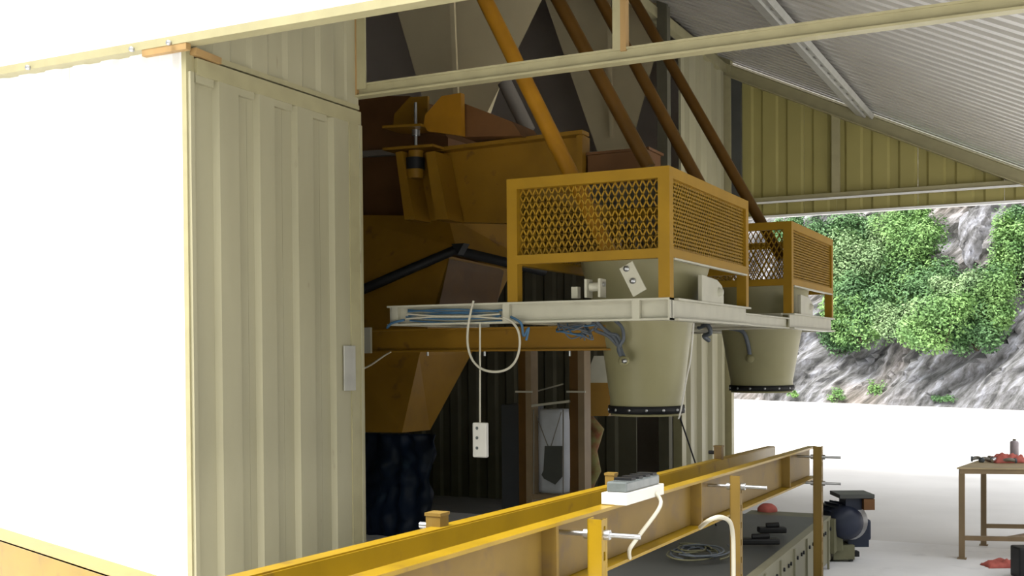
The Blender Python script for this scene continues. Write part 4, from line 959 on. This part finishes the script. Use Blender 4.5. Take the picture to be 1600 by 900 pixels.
def bush(px, py, wpx, hpx, mi, label, n=2600, small=False):
    # find s,h on the cliff along this ray
    best = None; r = ray(px, py)
    for i in range(110):
        s = -10+(Lg+16)*i/110
        for h in [k*.25 for k in range(0, 40)]:
            p = cliffp(s, h)-CAM; d = p.dot(CF); ex = p.dot(CR)/d*F+800-px; ey = PPY-p.dot(CU)/d*F-py
            e = ex*ex+ey*ey
            if best is None or e < best[0]: best = (e, s, h, d)
    _, s, h, d = best; c = cliffp(s, h); c = c-nb_*(.2); sxm = wpx*d/F/2; szm = hpx*d/F/2
    t = thing('bush' if not small else 'weed', c-V((0, 0, szm*.8)), label, 'bush', 'bushes on the cliff')
    rnd = random.Random(int(px*7+py)); vs = []; fs = []
    blobs = [(V((rnd.uniform(-.7, .7)*sxm, 0, rnd.uniform(-.6, .6)*szm)), rnd.uniform(.28, .5)) for _ in range(13)]
    ls = .045 if not small else .035
    zone = -rnd.uniform(0, 1.1) if not small else 0; c = c+nb_*zone; w0 = {1: 1.6}.get(mi, 1)
    for k in range(n):
        bc, br = blobs[k % len(blobs)]
        dv = V((rnd.gauss(0, 1), rnd.gauss(0, 1), rnd.gauss(0, 1))).normalized()
        rr = rnd.uniform(.55, 1.25); off = u*(bc.x+dv.x*br*sxm*rr)+V((0, 0, bc.z+dv.z*br*szm*rr))+nb_*(dv.y*br*min(sxm, szm)*rr)
        p = c+off; nn_ = (dv*.8+V((rnd.uniform(-.7, .7), rnd.uniform(-.7, .7), .7+rnd.uniform(-.7, .7)))).normalized(); a = nn_.cross(V((rnd.gauss(0, 1), rnd.gauss(0, 1), rnd.gauss(0, 1)))).normalized(); b = a.cross(nn_); b = b.normalized() if b.length > .01 else V((0, 0, 1))
        sz = ls*rnd.uniform(.7, 1.6); o_ = len(vs); vs += [p-a*sz, p+b*sz*.5, p+a*sz, p-b*sz*.5]; fs.append((o_, o_+1, o_+2, o_+3))
    me = bpy.data.meshes.new('foliage'); me.from_pydata([tuple(v) for v in vs], [], fs); me.materials.append(LEAF[mi])
    o = bpy.data.objects.new('foliage', me); C.objects.link(o); o.parent = t; o.matrix_parent_inverse = Matrix.Translation(-t.location); o['kind'] = 'stuff'
    mb = MB()
    for bc, br in blobs[:5]: mb.tube([c+nb_*.3-V((0, 0, szm*.8)), c+nb_*.1+(u*bc.x+V((0, 0, bc.z)))*.5-V((0, 0, szm*.2)), c+u*bc.x+V((0, 0, bc.z))], [.05, .03, .015], 5)
    mb.build('stems', 'bark', t)
BU = [(1360, 350, 110, 60, 1, 'dark bush tucked under the left part of the gable edge'), (1425, 350, 90, 60, 0, 'fresh bush under the gable edge left of the outcrop'), 
      (1370, 415, 110, 90, 2, 'pale green bush in the upper middle of the hillside'), (1430, 415, 110, 90, 0, 'full green bush in the centre of the hillside'), (1480, 440, 80, 60, 1, 'dark bush straight below the rock outcrop'), (1560, 450, 80, 80, 1, 'dark bush between the outcrop and the right edge'),
      (1360, 500, 110, 80, 0, 'fresh bush at the lower left above the rocks'), (1470, 470, 100, 90, 1, 'dark bush low in the middle of the hillside'), (1385, 480, 110, 90, 1, 'dark bush below the pale one in the middle'), (1600, 430, 90, 110, 2, 'pale bush cut by the right photo edge'), (1540, 475, 100, 80, 0, 'fresh bush above the overhanging dark one'), (1310, 420, 70, 110, 2, 'pale bush touching the post of the farther cage'),(1300, 372, 90, 60, 1, 'bush just right of the farther cage under the gable edge'), (1345, 400, 120, 90, 0, 'fresh green bush above the farther cage'), (1400, 372, 110, 80, 2, 'pale green bush below the middle of the gable edge'),
      (1447, 385, 90, 90, 0, 'green bush left of the pale rock outcrop'), (1330, 465, 110, 110, 0, 'green bush right beside the farther cage'), (1400, 445, 120, 100, 1, 'dark green bush in the middle of the hillside'),
      (1450, 455, 110, 100, 0, 'fresh bush under the pale rock outcrop'), (1510, 462, 90, 60, 2, 'pale bush right below the rock outcrop'), (1597, 400, 60, 110, 0, 'green bush right of the rock outcrop at the photo edge'),
      (1592, 348, 50, 40, 1, 'small dark bush at the top right of the hillside'), (1430, 500, 110, 70, 2, 'pale bush over the lower rocks in the middle'), (1500, 500, 110, 90, 0, 'bush hanging over the lower rock face'),
      (1545, 510, 90, 90, 1, 'dark bush overhanging the lower right rocks'), (1580, 480, 80, 100, 0, 'green bush at the right edge above the lower rocks'), (1330, 520, 90, 60, 1, 'bush over the lower rocks right of the farther hopper'),
      (1260, 360, 60, 40, 1, 'dark bush glimpsed above the farther cage'), (1640, 440, 120, 180, 1, 'bush just beyond the right edge of the photo'), (1230, 420, 90, 140, 0, 'bush hidden mostly behind the farther cage')]
for b in BU[:-2]: bush(b[0], b[1], b[2]*1.15, b[3]*1.15, *b[4:], n=6500)
for b in ((1318, 612, 36, 26, 0, 'small weed at the cliff foot, left one'), (1376, 608, 34, 36, 0, 'small weed at the cliff foot, middle one'), (1240, 618, 24, 12, 0, 'tiny weed at the cliff foot by the farther hopper'), (1480, 624, 44, 14, 1, 'low weed along the cliff foot at right')): bush(*b, n=500, small=True)
